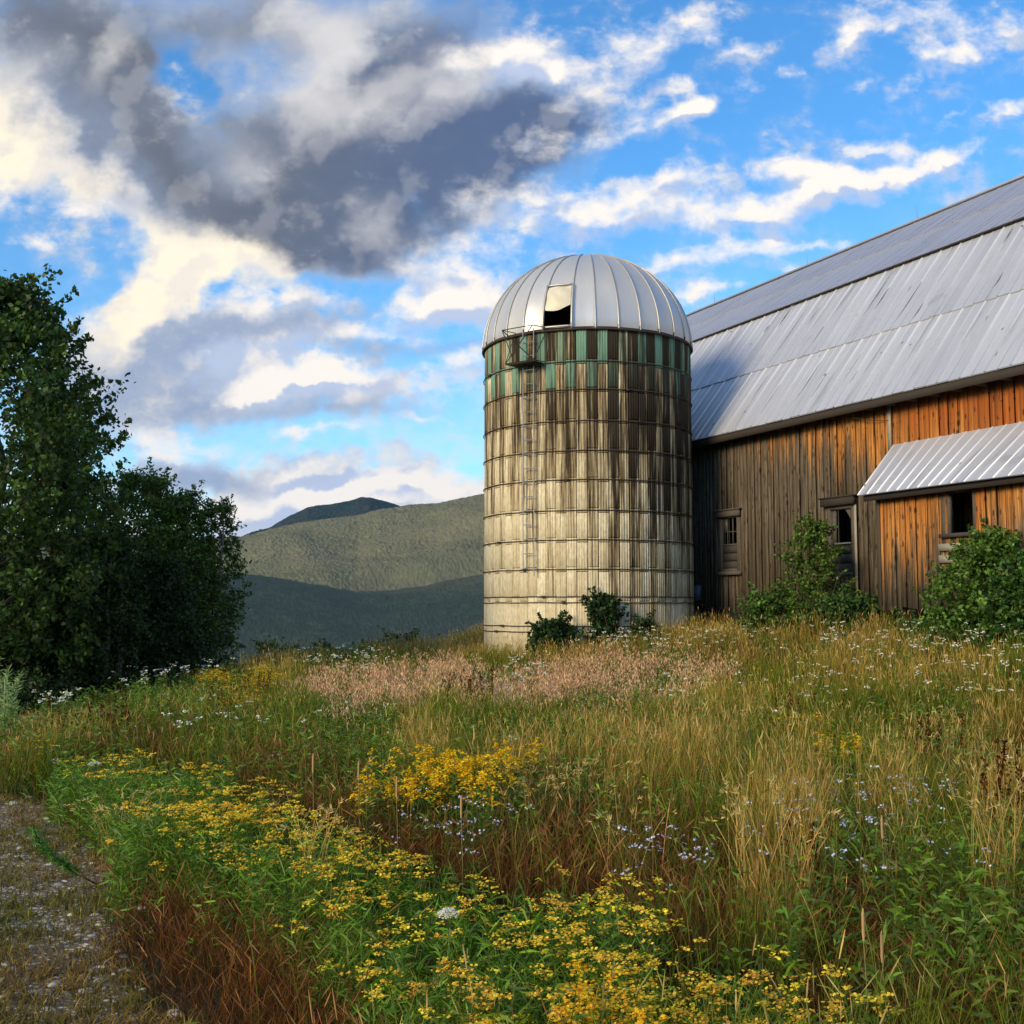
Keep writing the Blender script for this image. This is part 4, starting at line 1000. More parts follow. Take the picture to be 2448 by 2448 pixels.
def grass(mk, name, label, cats, h0, h1, c0, c1, heads, headc, wmul=1.0, leanr=(.05, .30)):
    q = QM(); x, y = sub(mk); n = len(x); sc = shade[mk][:, None]
    P = at_ground(x, y); low = np.clip(1-pm[mk]*1.3, .14, 1)*(1-.45*zt[mk])*(1-.35*np.clip(zp[mk], 0, 1))*lowl(x, y)
    h = rn(h0, h1, n)*low*(.26+.85*clump[mk]+.85*gapn[mk]); w = wfar(y)*wmul*rn(.7, 1.4, n)
    C1 = jitcol(c1, n, .30)*sc; C0 = jitcol(c0, n, .3)*sc  # dead bases, coloured darker still to put shade into the gaps
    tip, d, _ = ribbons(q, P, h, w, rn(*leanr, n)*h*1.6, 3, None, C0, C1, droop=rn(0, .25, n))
    hs = rng.random(n) < heads
    if hs.any():
        A = tip[hs]; L = rn(.04, .11, hs.sum())*low[hs]; D = d[hs].copy(); D[:, 2] = np.abs(D[:, 2])*.7+.3
        D /= np.linalg.norm(D, axis=1)[:, None]
        strips(q, A-D*.02, A+D*L[:, None]*.8, wfar(y[hs])*rn(.9, 1.7, hs.sum()), jitcol(headc, hs.sum(), .25), 0, (.5, 1, .3))
    o = q.build(name, M_GRASS); tag(o, label, None, kind='stuff')
    return o
GR = kind == 0; GO = kind == 1; RU = kind == 2
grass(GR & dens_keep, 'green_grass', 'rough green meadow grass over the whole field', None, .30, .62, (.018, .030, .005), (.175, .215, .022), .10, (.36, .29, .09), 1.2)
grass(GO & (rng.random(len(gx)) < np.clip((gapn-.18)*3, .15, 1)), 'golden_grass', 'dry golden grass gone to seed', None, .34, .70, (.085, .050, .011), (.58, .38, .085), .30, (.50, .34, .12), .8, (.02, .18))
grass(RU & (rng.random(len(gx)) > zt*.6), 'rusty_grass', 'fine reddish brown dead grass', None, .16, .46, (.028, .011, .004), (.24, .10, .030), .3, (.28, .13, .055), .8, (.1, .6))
# pinkish panicle grass
def panicle():
    q = QM(); x, y = scatter(60000, 14, 31, lambda y: 1+0*y); z = zone(x, y, Z_PINK, .45); mk = rng.random(len(x)) < z*.75*np.clip(fbm(x, y, .7, 2, 15)*5-2.0, 0, 1)
    x, y = x[mk], y[mk]; n = len(x); P = at_ground(x, y); h = rn(.42, .78, n)*(.7+.6*vnoise(x, y, .5, 16))
    tip, d, cl = ribbons(q, P, h, wfar(y)*.6, rn(.02, .2, n), 3, None, jitcol((.12, .09, .03), n), jitcol((.42, .26, .12), n), kink=.2)
    k = 12; PP = np.repeat(tip, k, 0); t = rng.random(len(PP)); PP[:, 2] -= t*.22; sp = .02+.055*t
    PP[:, 0] += rng.normal(0, 1, len(PP))*sp; PP[:, 1] += rng.normal(0, 1, len(PP))*sp
    DD = rng.normal(0, .35, (len(PP), 3)); DD[:, 2] = -1; strips(q, PP, PP+DD*rn(.025, .06, len(PP))[:, None], rn(.008, .015, len(PP)), jitcol((.70, .42, .24), len(PP), .30, .10), 0, (.3, 1, .2))
    o = q.build('panicle_grass', M_GRASS); tag(o, 'wispy pinkish tan grass heads in drifts before the silo', None, kind='stuff')
panicle()
# leafy weeds
def leafy(n0, zl_, y0, y1, base, name, label, hr, ll, lw, col_, dens, k=16, stemc=(.05, .08, .02), extra=None):
    q = QM(); x, y = scatter(n0, y0, y1, dens); z = np.maximum(zone(x, y, zl_, .25), base*(clumpf(x, y)))*(1-.9*np.clip(zone(x, y, Z_RED, .25)*1.4, 0, 1))
    mk = rng.random(len(x)) < z*(1-path_mask(x, y)); x, y = x[mk], y[mk]; n = len(x)
    P = at_ground(x, y); h = rn(*hr, n)*(.8+.4*vnoise(x, y, 1.2, 77))
    tip, d, cl = ribbons(q, P, h, wfar(y)*.9, rn(0, .16, n), 3, (1, .9, .7, .5), jitcol(stemc, n), jitcol(stemc, n))
    t = np.tile((np.arange(k)+.5)/k, n)*.8+.2; t = np.clip(t+rng.normal(0, .03, n*k), 0.1, 1)
    idx = np.repeat(np.arange(n), k); f = t*3; i0 = np.minimum(f.astype(int), 2); fr = (f-i0)[:, None]
    A = cl[idx, i0]*(1-fr)+cl[idx, i0+1]*fr
    az = rn(0, 2*np.pi, n*k); L = rn(.6, 1.25, n*k)*ll*(1.15-.45*t); up = rng.normal(.28, .35, n*k)
    D = np.stack([np.sin(az), np.cos(az), up], -1)
    big_ = 1+np.maximum(y[idx]-9, 0)*.045
    strips(q, A, A+D*(L*np.sqrt(big_))[:, None], lw*big_*rn(.7, 1.3, n*k), jitcol(col_, n*k, .33), sag=rn(.0, .25, n*k)*L, taper=(.25, 1, .08))
    if extra: extra(q, tip, d, x, y, h)
    o = q.build(name, M_LEAF); tag(o, label, None, kind='stuff'); return o
def clumpf(x, y): return np.clip((fbm(x, y, 1.6, 2, 61)-.5)*4, 0, 1)
leafy(34000, Z_LEAFY, 3.0, 32, .55, 'leafy_weeds', 'bright green leafy weeds growing through the grass', (.30, .58),   .080, .015, (.090, .160, .014), lambda y: 30*np.exp(-(y-3)/7)+9)
def tansy_heads(q, tip, d, x, y, h): pass
TAN = {}
def tansy():
    qs = QM(); x, y = scatter(24000, 2.6, 16.5, lambda y: 24*np.exp(-(y-3)/5)+7); z = zone(x, y, Z_TANSY, .4)*(1-.92*np.clip(zone(x, y, Z_RED, .25)*1.4, 0, 1))
    mk = rng.random(len(x)) < z*(1-path_mask(x, y)*.9); x, y = x[mk], y[mk]; n = len(x)
    P = at_ground(x, y); h = rn(.30, .50, n)*(.8+.4*vnoise(x, y, .9, 78))
    tip, d, cl = ribbons(qs, P, h, .0045, rn(0, .14, n), 3, (1, .9, .8, .6), jitcol((.05, .08, .02), n), jitcol((.07, .12, .02), n))
    k = 34; t = np.tile((np.arange(k)+.5)/k, n)*.88+.08; idx = np.repeat(np.arange(n), k); f = t*3; i0 = np.minimum(f.astype(int), 2); fr = (f-i0)[:, None]
    A = cl[idx, i0]*(1-fr)+cl[idx, i0+1]*fr; A = A+rng.normal(0, .012, A.shape)
    az = rn(0, 2*np.pi, n*k); L = rn(.035, .085, n*k); D = np.stack([np.sin(az), np.cos(az), rng.normal(.35, .4, n*k)], -1)
    strips(qs, A, A+D*L[:, None], rn(.005, .011, n*k)*(1+np.maximum(y[idx]-7, 0)*.06), jitcol((.095, .185, .014), n*k, .38), sag=rn(-.005, .015, n*k), taper=(.5, 1, .2))
    o = qs.build('feathery_weeds', M_LEAF); tag(o, 'feathery green foliage under the small yellow flowers', None, kind='stuff')
    q = QM()
    # flat-topped clusters, some yellow, some already orange brown
    pick = rng.random(n) < np.clip(.03+1.2*vnoise(x, y, .8, 90)**2+.25*np.clip((6-y)/1.5, 0, 1), 0, .7)
    T0 = tip[pick]; yy = y[pick]; nb = 4; T0 = T0+np.array([0, 0, .04]); TT = np.repeat(T0, nb, 0); off = rng.normal(0, .032, TT.shape); off[:, 2] = rng.normal(0, .012, len(TT)); TT = TT+off
    strips(q, np.repeat(T0-np.array([0, 0, .07]), nb, 0), TT, .003, jitcol((.06, .10, .02), len(TT)), 0, (1, 1, .8))
    hue = np.repeat(rng.random((len(T0), 1)), nb, 0)
    cc = np.array([.92, .68, .05])*(1-hue)+np.array([.82, .44, .06])*hue
    kk = 14; PP = np.repeat(TT, kk, 0)+np.c_[rng.normal(0, .013, (len(TT)*kk, 2)), np.abs(rng.normal(0, .004, len(TT)*kk))]
    confetti(q, PP, rn(.009, .017, len(PP))*(1+np.repeat(np.repeat(np.maximum(yy-6, 0), nb), kk)*.05), np.clip(np.repeat(cc, kk, 0)*np.exp(rng.normal(0, .22, (len(PP), 1))), 0, .95), .35, .85)
    o = q.build('yellow_flowers', M_FLOWER); tag(o, 'small yellow to orange flower clusters in a drift beside the gravel', None, kind='stuff')
tansy()
def sprays(name, label, zn, n0, y0, y1, hr, cc, kk, sp, size, flat, basep=0.0, cluster=3, leafc=(.06, .11, .025), kindd='stuff', dens=None, zk=1.0):
    q = QM(); x, y = scatter(n0, y0, y1, dens or (lambda y: 1+0*y)); z = np.maximum(zone(x, y, zn, hr[1]*.9)*zk*2*np.clip(vnoise(x, y, .45, 33)*2.2-.6, 0, 1), basep)
    mk = rng.random(len(x)) < z*(1-path_mask(x, y)); x, y = x[mk], y[mk]; n = len(x)
    P = at_ground(x, y); h = rn(*hr, n)
    tip, d, cl = ribbons(q, P, h, wfar(y)*.6, rn(0, .1, n), 3, (1, .9, .8, .6), jitcol(leafc, n), jitcol(leafc, n))
    TT = np.repeat(tip, cluster, 0); o_ = rng.normal(0, sp*1.6, TT.shape); o_[:, 2] = -np.abs(rng.normal(0, sp, len(TT))); TT = TT+o_
    strips(q, np.repeat(cl[:, 2], cluster, 0), TT, wfar(np.repeat(y, cluster))*.35, jitcol(leafc, len(TT)), 0, (1, 1, .8))
    PP = np.repeat(TT, kk, 0)+np.c_[rng.normal(0, sp*.6, (len(TT)*kk, 2)), rng.normal(0, sp*.14, len(TT)*kk)]
    yb = np.repeat(y, cluster*kk)
    confetti(q, PP, size*rn(.7, 1.3, len(PP))*(1+np.maximum(yb-8, 0)*.03), jitcol(cc, len(PP), .12, .03), flat, .9)
    nl = 8; A = np.repeat(P, nl, 0)+np.c_[rng.normal(0, .03, (n*nl, 2)), rng.random(n*nl)*np.repeat(h, nl)*.8]
    D = rng.normal(0, 1, A.shape); D[:, 2] = np.abs(D[:, 2])*.5
    strips(q, A, A+D*.05, wfar(np.repeat(y, nl))*1.4, jitcol(leafc, n*nl, .3), 0, (.4, 1, .1))
    ob = q.build(name, M_FLOWER); tag(ob, label, None, kind=kindd); return ob
sprays('white_flowers', 'white umbel flowers dotted along the crest and before the barn', Z_WHITE, 26000, 8, 31, (.55, .80), (.85, .84, .70), 5, .017, .017, .1, .0015, zk=.17)
sprays('blue_asters', 'pale blue and white asters among the grass', Z_BLUE, 14000, 4, 20, (.38, .60), (.60, .62, .78), 3, .016, .014, .1, .005, 3, zk=.7)
sprays('yellow_weeds', 'loose yellow blooms further out in the meadow', [(500,1280,40,26,1),(465,1302,46,18,1),(410,1266,34,12,.9),(1540,1358,74,18,.9),(1592,1385,30,14,1),(950,1420,60,24,.15)], 30000, 8, 26, (.40, .58), (.85, .52, .03), 5, .030, .020, .5, .002, 3)
# low growth and litter over the gravel
def verge():
    q = QM(); x, y = scatter(70000, 3.2, 24, lambda y: 60*np.exp(-(y-3)/6)+4); p = path_mask(x, y); mk = (p > .25) & (rng.random(len(x)) < (.55+1.6*np.clip(fbm(x, y, .9, 3, 71)-.42, 0, 1)*2.6)*(1-.35*np.clip((np.interp(y, XB[:, 0], XB[:, 1])-x)/2.0, 0, 1)))
    x, y = x[mk], y[mk]; n = len(x); k = 7; idx = np.repeat(np.arange(n), k); P = at_ground(x, y)[idx]+np.c_[rng.normal(0, .025, (n*k, 2)), np.zeros(n*k)]
    hue = vnoise(x, y, .7, 73)[idx][:, None]; a = np.array([.14, .16, .030]); b = np.array([.30, .19, .06])
    C = (a*(1-hue)+b*hue)*np.exp(rng.normal(0, .3, (n*k, 1)))
    ribbons(q, P, rn(.02, .085, n*k), .006*rn(.6, 1.5, n*k), rn(.01, .08, n*k), 2, (1, .8, .1), C*.6, C, droop=.2, sink=.01)
    o = q.build('verge_weeds', M_GRASS); tag(o, 'low tufts creeping over the gravel', None, kind='stuff')
verge()
def pebbles():
    q = QM(); x, y = scatter(26000, 3.2, 22, lambda y: 60*np.exp(-(y-3)/5)+3); p = path_mask(x, y); mk = (p > .3) & (rng.random(len(x)) < .75); x, y = x[mk], y[mk]; n = len(x)
    P = at_ground(x, y); s = .006+.030*rng.random(n)**3
    th = rn(0, 2*np.pi, n); ax = np.stack([np.cos(th), np.sin(th), 0*th], -1)*(s*rn(.8, 1.4, n))[:, None]; ay = np.stack([-np.sin(th), np.cos(th), 0*th], -1)*(s*rn(.5, 1, n))[:, None]
    up = np.array([0, 0, 1.])*(s*rn(.15, .38, n))[:, None]
    dn = P-up*.35
    ring_ = [ax, (ax+ay)*.75, ay, (ay-ax)*.72, -ax, (-ax-ay)*.75, -ay, (ax-ay)*.7]
    low = [dn+r_*1.0 for r_ in ring_]; top = [P+up*rn(.7, 1.1, n)[:, None]*.8+r_*.58 for r_ in ring_]
    V = np.stack(low+top+[P+up], 1).reshape(-1, 3); b = np.arange(n)*17; Q = []
    for j in range(8):
        k_ = (j+1) % 8; Q.append(np.stack([b+j, b+k_, b+8+k_, b+8+j], -1))
    for j in range(0, 8, 2): Q.append(np.stack([b+16, b+8+j, b+8+(j+1) % 8, b+8+(j+2) % 8], -1))
    g = rng.random((n, 1)); C = np.array([.10, .10, .10])*(1-g)+np.array([.38, .37, .32])*g*rn(.5, 1.1, (n, 1)) if False else np.array([.07, .07, .07])+g**1.0*np.array([.52, .50, .42])
    q.add(V, np.concatenate(Q), np.repeat(C, 17, 0))
    o = q.build('gravel', mat_veg('gravel_stones', 0.0)); tag(o, 'loose grey and pale gravel of the track', None, kind='stuff')
pebbles()

# ------------------------------------------------------------------ single plants
def gp(vx, vy, h=0.0):
    """point of the field seen at photograph pixel (1932): march the sight line to the ground"""
    r = ray(vx*KV, vy*KV); ys = np.linspace(2.5, 40, 4000); X = r[0]/r[1]*ys; Zr = r[2]/r[1]*ys+EYE-h
    g = Zg(X, ys); i = np.argmax(Zr < g); return np.array([X[i], ys[i], g[i]])
def goldenrod(vx, vy, hgt, nst, spread, label, seed, hue=(.88, .57, .025)):
    p = gp(vx, vy, hgt); root = empty('goldenrod', tuple(p)); tag(root, label, 'wildflower', 'goldenrod clumps in the meadow')
    n = nst; xy = p[None, :2]+rng.normal(0, spread, (n, 2)); P = at_ground(xy[:, 0], xy[:, 1]); h = rn(.8, 1.05, n)*hgt
    q = QM(); tip, d, cl = ribbons(q, P, h, .007, rn(0, .1, n), 3, (1, .9, .8, .6), jitcol((.05, .08, .02), n), jitcol((.10, .13, .02), n))
    k = 22; idx = np.repeat(np.arange(n), k); t = rn(.15, .8, n*k); f = t*3; i0 = np.minimum(f.astype(int), 2); fr = (f-i0)[:, None]; A = cl[idx, i0]*(1-fr)+cl[idx, i0+1]*fr
    az = rn(0, 6.28, n*k); D = np.stack([np.sin(az), np.cos(az), rn(.1, .6, n*k)], -1)
    strips(q, A, A+D*rn(.05, .10, n*k)[:, None], .014, jitcol((.05, .12, .018), n*k, .3), .01, (.3, 1, .1))
    q.build('stems_and_leaves', M_LEAF, root)
    q = QM(); k = 9; idx = np.repeat(np.arange(n), k); az = rn(0, 6.28, n*k); t = rn(0, 1, n*k)
    A = tip[idx]-np.c_[np.zeros((n*k, 2)), t*.17]; L = (.03+.075*t)*rn(.7, 1.3, n*k)
    kk = 16; s = np.tile(np.linspace(0, 1, kk), n*k); I = np.repeat(np.arange(n*k), kk)
    PP = A[I]+np.stack([np.sin(az)[I]*L[I]*s, np.cos(az)[I]*L[I]*s, L[I]*(.9*s-1.0*s**2)], -1)+rng.normal(0, .0045, (len(I), 3))
    confetti(q, PP, rn(.012, .020, len(PP))*(1+max(p[1]-6, 0)*.07), jitcol(hue, len(PP), .18, .05), .4, .8)
    q.build('flower_plumes', M_FLOWER, root)
goldenrod(865, 1400, .75, 50, .28, 'broad clump of bright yellow goldenrod in mid field below the silo', 1)
goldenrod(805, 1440, .62, 30, .22, 'smaller goldenrod clump just left of the broad yellow one', 2)
goldenrod(1125, 1800, .62, 7, .06, 'tall orange goldenrod spire among the near yellow flowers', 3, (.82, .48, .03))
goldenrod(1270, 1905, .58, 9, .08, 'goldenrod plumes at the bottom edge of the picture', 4, (.84, .50, .025))
goldenrod(1590, 1385, .6, 12, .18, 'low yellow goldenrod on the right of the field before the bushes', 5)
def dock(vx, vy, hgt, n, sp, label):
    p = gp(vx, vy, hgt); root = empty('dock_plant', tuple(p)); tag(root, label, 'weed', 'dark dock plants gone to seed')
    xy = p[None, :2]+rng.normal(0, sp, (n, 2)); P = at_ground(xy[:, 0], xy[:, 1]); h = rn(.7, 1.1, n)*hgt
    q = QM(); tip, d, cl = ribbons(q, P, h, .008, rn(0, .14, n), 3, (1, .9, .8, .5), jitcol((.06, .025, .012), n), jitcol((.07, .028, .012), n))
    k = 46; idx = np.repeat(np.arange(n), k); t = rn(.42, 1, n*k); f = t*3; i0 = np.minimum(f.astype(int), 2); fr = (f-i0)[:, None]; A = cl[idx, i0]*(1-fr)+cl[idx, i0+1]*fr
    confetti(q, A+rng.normal(0, .014, A.shape)*(1.5-t)[:, None], rn(.018, .034, n*k), jitcol((.085, .030, .012), n*k, .3), 0, .8); q.build('stalks', M_GRASS, root)
for args in [(915,1262,.85,16,.16,'dark brown dock spikes on the crest left of the silo foot'),(880,1268,.75,16,.16,'dock clump just left of the darker spikes by the silo'),
    (1760,1335,.80,12,.12,'reddish dock plant standing before the bushes at right'),(1885,1400,.80,12,.12,'rusty dock plant near the right edge of the field'),
    (185,1300,.75,16,.20,'dark dock clump at the foot of the left trees'),(490,1270,.75,16,.20,'brown dock clump among yellow blooms on the left crest'),(420,1300,.65,14,.18,'rust red dock clump on the left slope'),
    (1485,1290,.75,10,.25,'dark dock stalks in the gold grass under the small barn window'),(1525,1560,.5,6,.05,'short rust coloured dock in the right foreground')]: dock(*args)
def tussock(vx, vy, hgt, n, sp, label, lean=.22, tipc=(.56, .38, .11), heads=True):
    p = gp(vx, vy, 0.0); root = empty('grass_tussock', tuple(p)); tag(root, label, 'grass tussock', 'tall straw coloured tussocks')
    xy = p[None, :2]+rng.normal(0, sp, (n, 2)); P = at_ground(xy[:, 0], xy[:, 1]); h = rn(.75, 1.05, n)*hgt
    q = QM(); tip, d, cl = ribbons(q, P, h, .005, rn(.2, 1.2, n)*lean, 6, (1, .9, .7, .5), jitcol((.24, .13, .035), n), jitcol(tipc, n, .2), droop=rn(0, .12, n))
    k = 7; idx = np.repeat(np.arange(n), k); s = np.tile(np.linspace(0, 1, k), n)
    D = d.copy(); D[:, 2] = D[:, 2]*.5; A = tip[idx]+D[idx]*(s*.10)[:, None]; A[:, 2] -= s**2*.05
    strips(q, A, A+D[idx]*.03+rng.normal(0, .012, A.shape), .0055, jitcol((.60, .45, .16), len(A), .2), 0, (.5, 1, .3)); q.build('stalks', M_GRASS, root)
for args in [(1445,1800,.85,44,.09,'tall straw tussock with drooping heads right of centre'),(1905,1800,.9,50,.12,'large straw tussock cut by the right edge of the field'),
    (592,1790,.78,26,.045,'narrow bundle of tall straw stalks beside the red grass'),(235,1640,.5,36,.07,'straw tussock at the edge of the gravel'),
    (1000,1600,.55,60,.20,'upright golden tussock in the middle of the field'),(1560,1600,.5,46,.10,'golden brown tussock among green weeds at right'),(1700,1560,.75,18,.14,'arching pale tussock left of the large straw one'),
    (1345,1470,.7,16,.12,'thin arching pale tussock behind the blue asters'),(1615,1470,.8,18,.12,'loose pale tussock on the right in front of the dock'),(1800,1500,.85,22,.14,'tall pale arching tussock right of the green weeds'),
    (1115,1580,.6,44,.12,'golden tussock left of the blue asters'),(1180,1740,.7,20,.10,'sparse rust coloured stalks above the yellow flowers'),(1420,1440,.7,18,.12,'nodding pale tussock in the centre right of the field'),(1870,1420,.8,24,.14,'straw tussock beside the rusty dock at right')]: tussock(*args)
def timothy(vx, vy, h, label):
    p = gp(vx, vy, h*.9); root = empty('timothy_stalk', tuple(p)); tag(root, label, 'grass stalk', 'single timothy grass spikes')
    q = QM(); q.tube([p, p+np.array([.01, 0, h*.5]), p+np.array([.0, 0, h])], .0016, 6, (.30, .26, .10)); q.build('stalk', M_GRASS, root)
    q = QM(); q.tube([p+np.array([0, 0, h-.005]), p+np.array([0, 0, h+.02]), p+np.array([.0, 0, h+.09]), p+np.array([.001, 0, h+.11])], [.003, .0065, .006, .002], 6, (.55, .36, .17)); q.build('seed_head', M_GRASS, root)
for a in [(676,1490,.62,'timothy spike above the green patch left of centre'),(748,1525,.62,'leftmost of two paired timothy spikes'),(870,1565,.6,'lone timothy spike over the dark grass in mid field'),
          (590,1420+60,.7,'thin timothy spike over the yellow drift'),(1630,1800,.5,'timothy spike low on the right side'),(1665,1600,.5,'timothy spike between straw tussocks'),(1665,1835,.4,'short timothy spike in the dark lower right')]: timothy(*a)
# one large white umbel among the yellow flowers, and a few small ones
def umbel(vx, vy, h, r_, label):
    p = gp(vx, vy, h); root = empty('white_umbel', tuple(p)); tag(root, label, 'wildflower', 'single white umbels')
    c0 = p+np.array([0, 0, h]); q = QM(); q.tube([p, p+np.array([.015, 0, h*.6]), c0-np.array([0, 0, .05])], .0022, 6, (.07, .11, .03))
    for k in range(12):
        a = k/12*6.28; q.tube([c0-np.array([0, 0, .05]), c0+np.array([math.cos(a)*r_*.8, math.sin(a)*r_*.8, -.004])], .0009, 4, (.08, .12, .03))
    q.build('stem', M_LEAF, root)
    q = QM(); n = 420; a = rn(0, 6.28, n); rr = r_*np.sqrt(rng.random(n)); PP = c0+np.stack([np.cos(a)*rr, np.sin(a)*rr, .018*(1-(rr/r_)**2)+rng.normal(0, .004, n)], -1)
    confetti(q, PP, .009, jitcol((.80, .80, .68), n, .08, .02), .5, .9); q.build('flower_head', M_FLOWER, root)
for a in [(845,1727,.50,.040,'single large white umbel above the near yellow flowers'),(178,1442,.45,.05,'white umbel at the left edge of the yellow drift'),(232,1527,.3,.018,'small white bloom among straw near the gravel'),(1535,1568,.4,.02,'white daisy like bloom in the green weeds at right')]: umbel(*a)
# green horseweed leaning over the gravel
p = gp(190, 1672, 0.0); root = empty('horseweed', tuple(p)); tag(root, 'green bottlebrush weed leaning left over the gravel', 'weed')
hd = gp(62, 1590, .42); tipp = hd+np.array([0, 0, .42]); 
ts = np.linspace(0, 1, 14); base = p; ctrl = (p+tipp)/2+np.array([0, 0, -.03])
pts = np.array([(1-t)**2*base+2*t*(1-t)*ctrl+t*t*tipp for t in ts]); pts[-3:, 2] += np.array([.01, .03, .07])
q = QM(); q.tube(pts, np.linspace(.005, .002, 14), 6, (.05, .03, .02)); q.build('stem', M_GRASS, root)
q = QM(); n = 520; t = rn(.38, 1, n); A = np.stack([np.interp(t, ts, pts[:, j]) for j in range(3)], -1); az = rn(0, 6.28, n)
D = rng.normal(0, 1, (n, 3)); D[:, 2] = D[:, 2]*.6+.3; D /= np.linalg.norm(D, axis=1)[:, None]
strips(q, A, A+D*rn(.03, .065, n)[:, None], .0055, jitcol((.055, .16, .02), n, .3), .0, (.6, 1, .1)); q.build('leaves', M_LEAF, root)
# pale feathery weed at the left edge
p = gp(8, 1400, 0.0); root = empty('mugwort', tuple(p)); tag(root, 'pale green feathery weed at the left edge by the track', 'weed')
q = QM(); n = 14; xy = p[None, :2]+rng.normal(0, .12, (n, 2)); P = at_ground(xy[:, 0], xy[:, 1]); tip, d, cl = ribbons(q, P, rn(.7, 1.15, n), .012, rn(.05, .3, n), 3, (1, .9, .7, .3), jitcol((.15, .2, .08), n), jitcol((.25, .32, .14), n)); q.build('stems', M_LEAF, root)
q = QM(); k = 80; idx = np.repeat(np.arange(n), k); t = rn(.25, 1, n*k); f = t*3; i0 = np.minimum(f.astype(int), 2); fr = (f-i0)[:, None]; A = cl[idx, i0]*(1-fr)+cl[idx, i0+1]*fr
D = rng.normal(0, 1, A.shape); D[:, 2] = np.abs(D[:, 2]); strips(q, A, A+D*.045, .012, jitcol((.26, .36, .16), n*k, .2), 0, (.4, 1, .1)); q.build('leaves', M_LEAF, root)
# larger stones
def rock(vx, vy, s, label, flat=.35):
    s *= .62; p = gp(vx, vy, 0); me = bpy.data.meshes.new('rock'); import bmesh
    bm = bmesh.new(); bmesh.ops.create_icosphere(bm, subdivisions=3, radius=1)
    sd_ = random.random()*50
    from mathutils import noise as mn
    for v_ in bm.verts:
        c_ = v_.co; k = 1+.35*mn.noise(c_*1.1+Vector((sd_, 0, 0)))+.12*mn.noise(c_*3+Vector((0, sd_, 0)))
        v_.co = Vector((round(c_.x*k*3, 1)/3*.3+c_.x*k*.7, c_.y*k*.8, c_.z*k*flat))*s
    bm.to_mesh(me); bm.free()
    ob = bpy.data.objects.new('rock', me); col.objects.link(ob); me.materials.append(M_PALEROCK); ob.location = tuple(p+np.array([0, 0, s*flat*.25])); ob.rotation_euler = (0, 0, random.random()*6)
    tag(ob, label, 'rock', 'pale stones lying on the gravel')
for a in [(188,1852,.050,'largest pale angular rock near the bottom left'),(165,1871,.055,'flat crusted pale stone just below the largest rock'),(195,1867,.025,'small pale stone right of the flat crusted one'),(215,1890,.024,'stone fragment below right of the pale group'),
          (82,1740,.045,'greenish pale rock in mid gravel'),(210,1698,.040,'thin pale slab by the sparse grass patch'),(268,1715,.050,'long flat stone at the edge of the red grass'),(285,1760,.028,'white stone left of the red grass foot'),(38,1765,.03,'bluish stone near the left edge'),
          (330,1915,.06,'half buried grey slab at the bottom edge'),(55,1505,.05,'pale stone far up the gravel at left'),(25,1517,.08,'pale broken stone heap at the left edge')]: rock(*a)

# ------------------------------------------------------------------ trees and shrubs
def leaves(q, C0, rad, nl, size, colr, var=.35, flatz=.8, asp=.62):
    """leaf clumps: centres C0, each with nl leaves inside rad"""
    n = len(C0); idx = np.repeat(np.arange(n), nl)
    rad = np.broadcast_to(rad, n)
    d = rng.normal(0, 1, (n*nl, 3)); d /= np.linalg.norm(d, axis=1)[:, None]; rr = rad[idx]*rng.random(n*nl)**.6
    P = C0[idx]+d*rr[:, None]*np.array([1, 1, flatz])
    cl = np.exp(rng.normal(0, .25, (n, 1)))[idx]; C = np.clip(jitcol(colr, n*nl, var)*cl, .003, .9)
    confetti(q, P, rn(.7, 1.3, n*nl)*size*1.18, C, 0, asp)
def sprays_out(base, H, prof, rx, ry, n, step, low=.05):
    n = max(n, 8)
    hh = low+(1-low)*rng.random(n); R = np.interp(hh, np.linspace(0, 1, len(prof)), prof)*rn(.80, 1.02, n); a = rn(0, 6.28, n)
    P = np.stack([base[0]+np.cos(a)*R*rx, base[1]+np.sin(a)*R*ry, base[2]+hh*H], -1)
    D = np.stack([np.cos(a)*.8, np.sin(a)*.8, .35+hh*.8+rng.normal(0, .25, n)], -1)+rng.normal(0, .25, (n, 3)); D /= np.linalg.norm(D, axis=1)[:, None]
    L = rn(.5, 1.6, n)
    C = []; Rr = []
    for j in range(4): C.append(P+D*(j*step*L*.42)[:, None]-np.array([0, 0, .03])*j*j*step); Rr.append(np.full(n, step*(.60-.10*j)))
    return np.concatenate(C), np.concatenate(Rr)
def branchy(q, p0, p1, r0, r1, seg=7, wob=.12):
    t = np.linspace(0, 1, seg)[:, None]; L = np.linalg.norm(p1-p0)
    pts = p0*(1-t)+p1*t+rng.normal(0, wob*L/seg, (seg, 3))*np.sin(t*np.pi); q.tube(pts, np.linspace(r0, r1, seg), 6); return pts
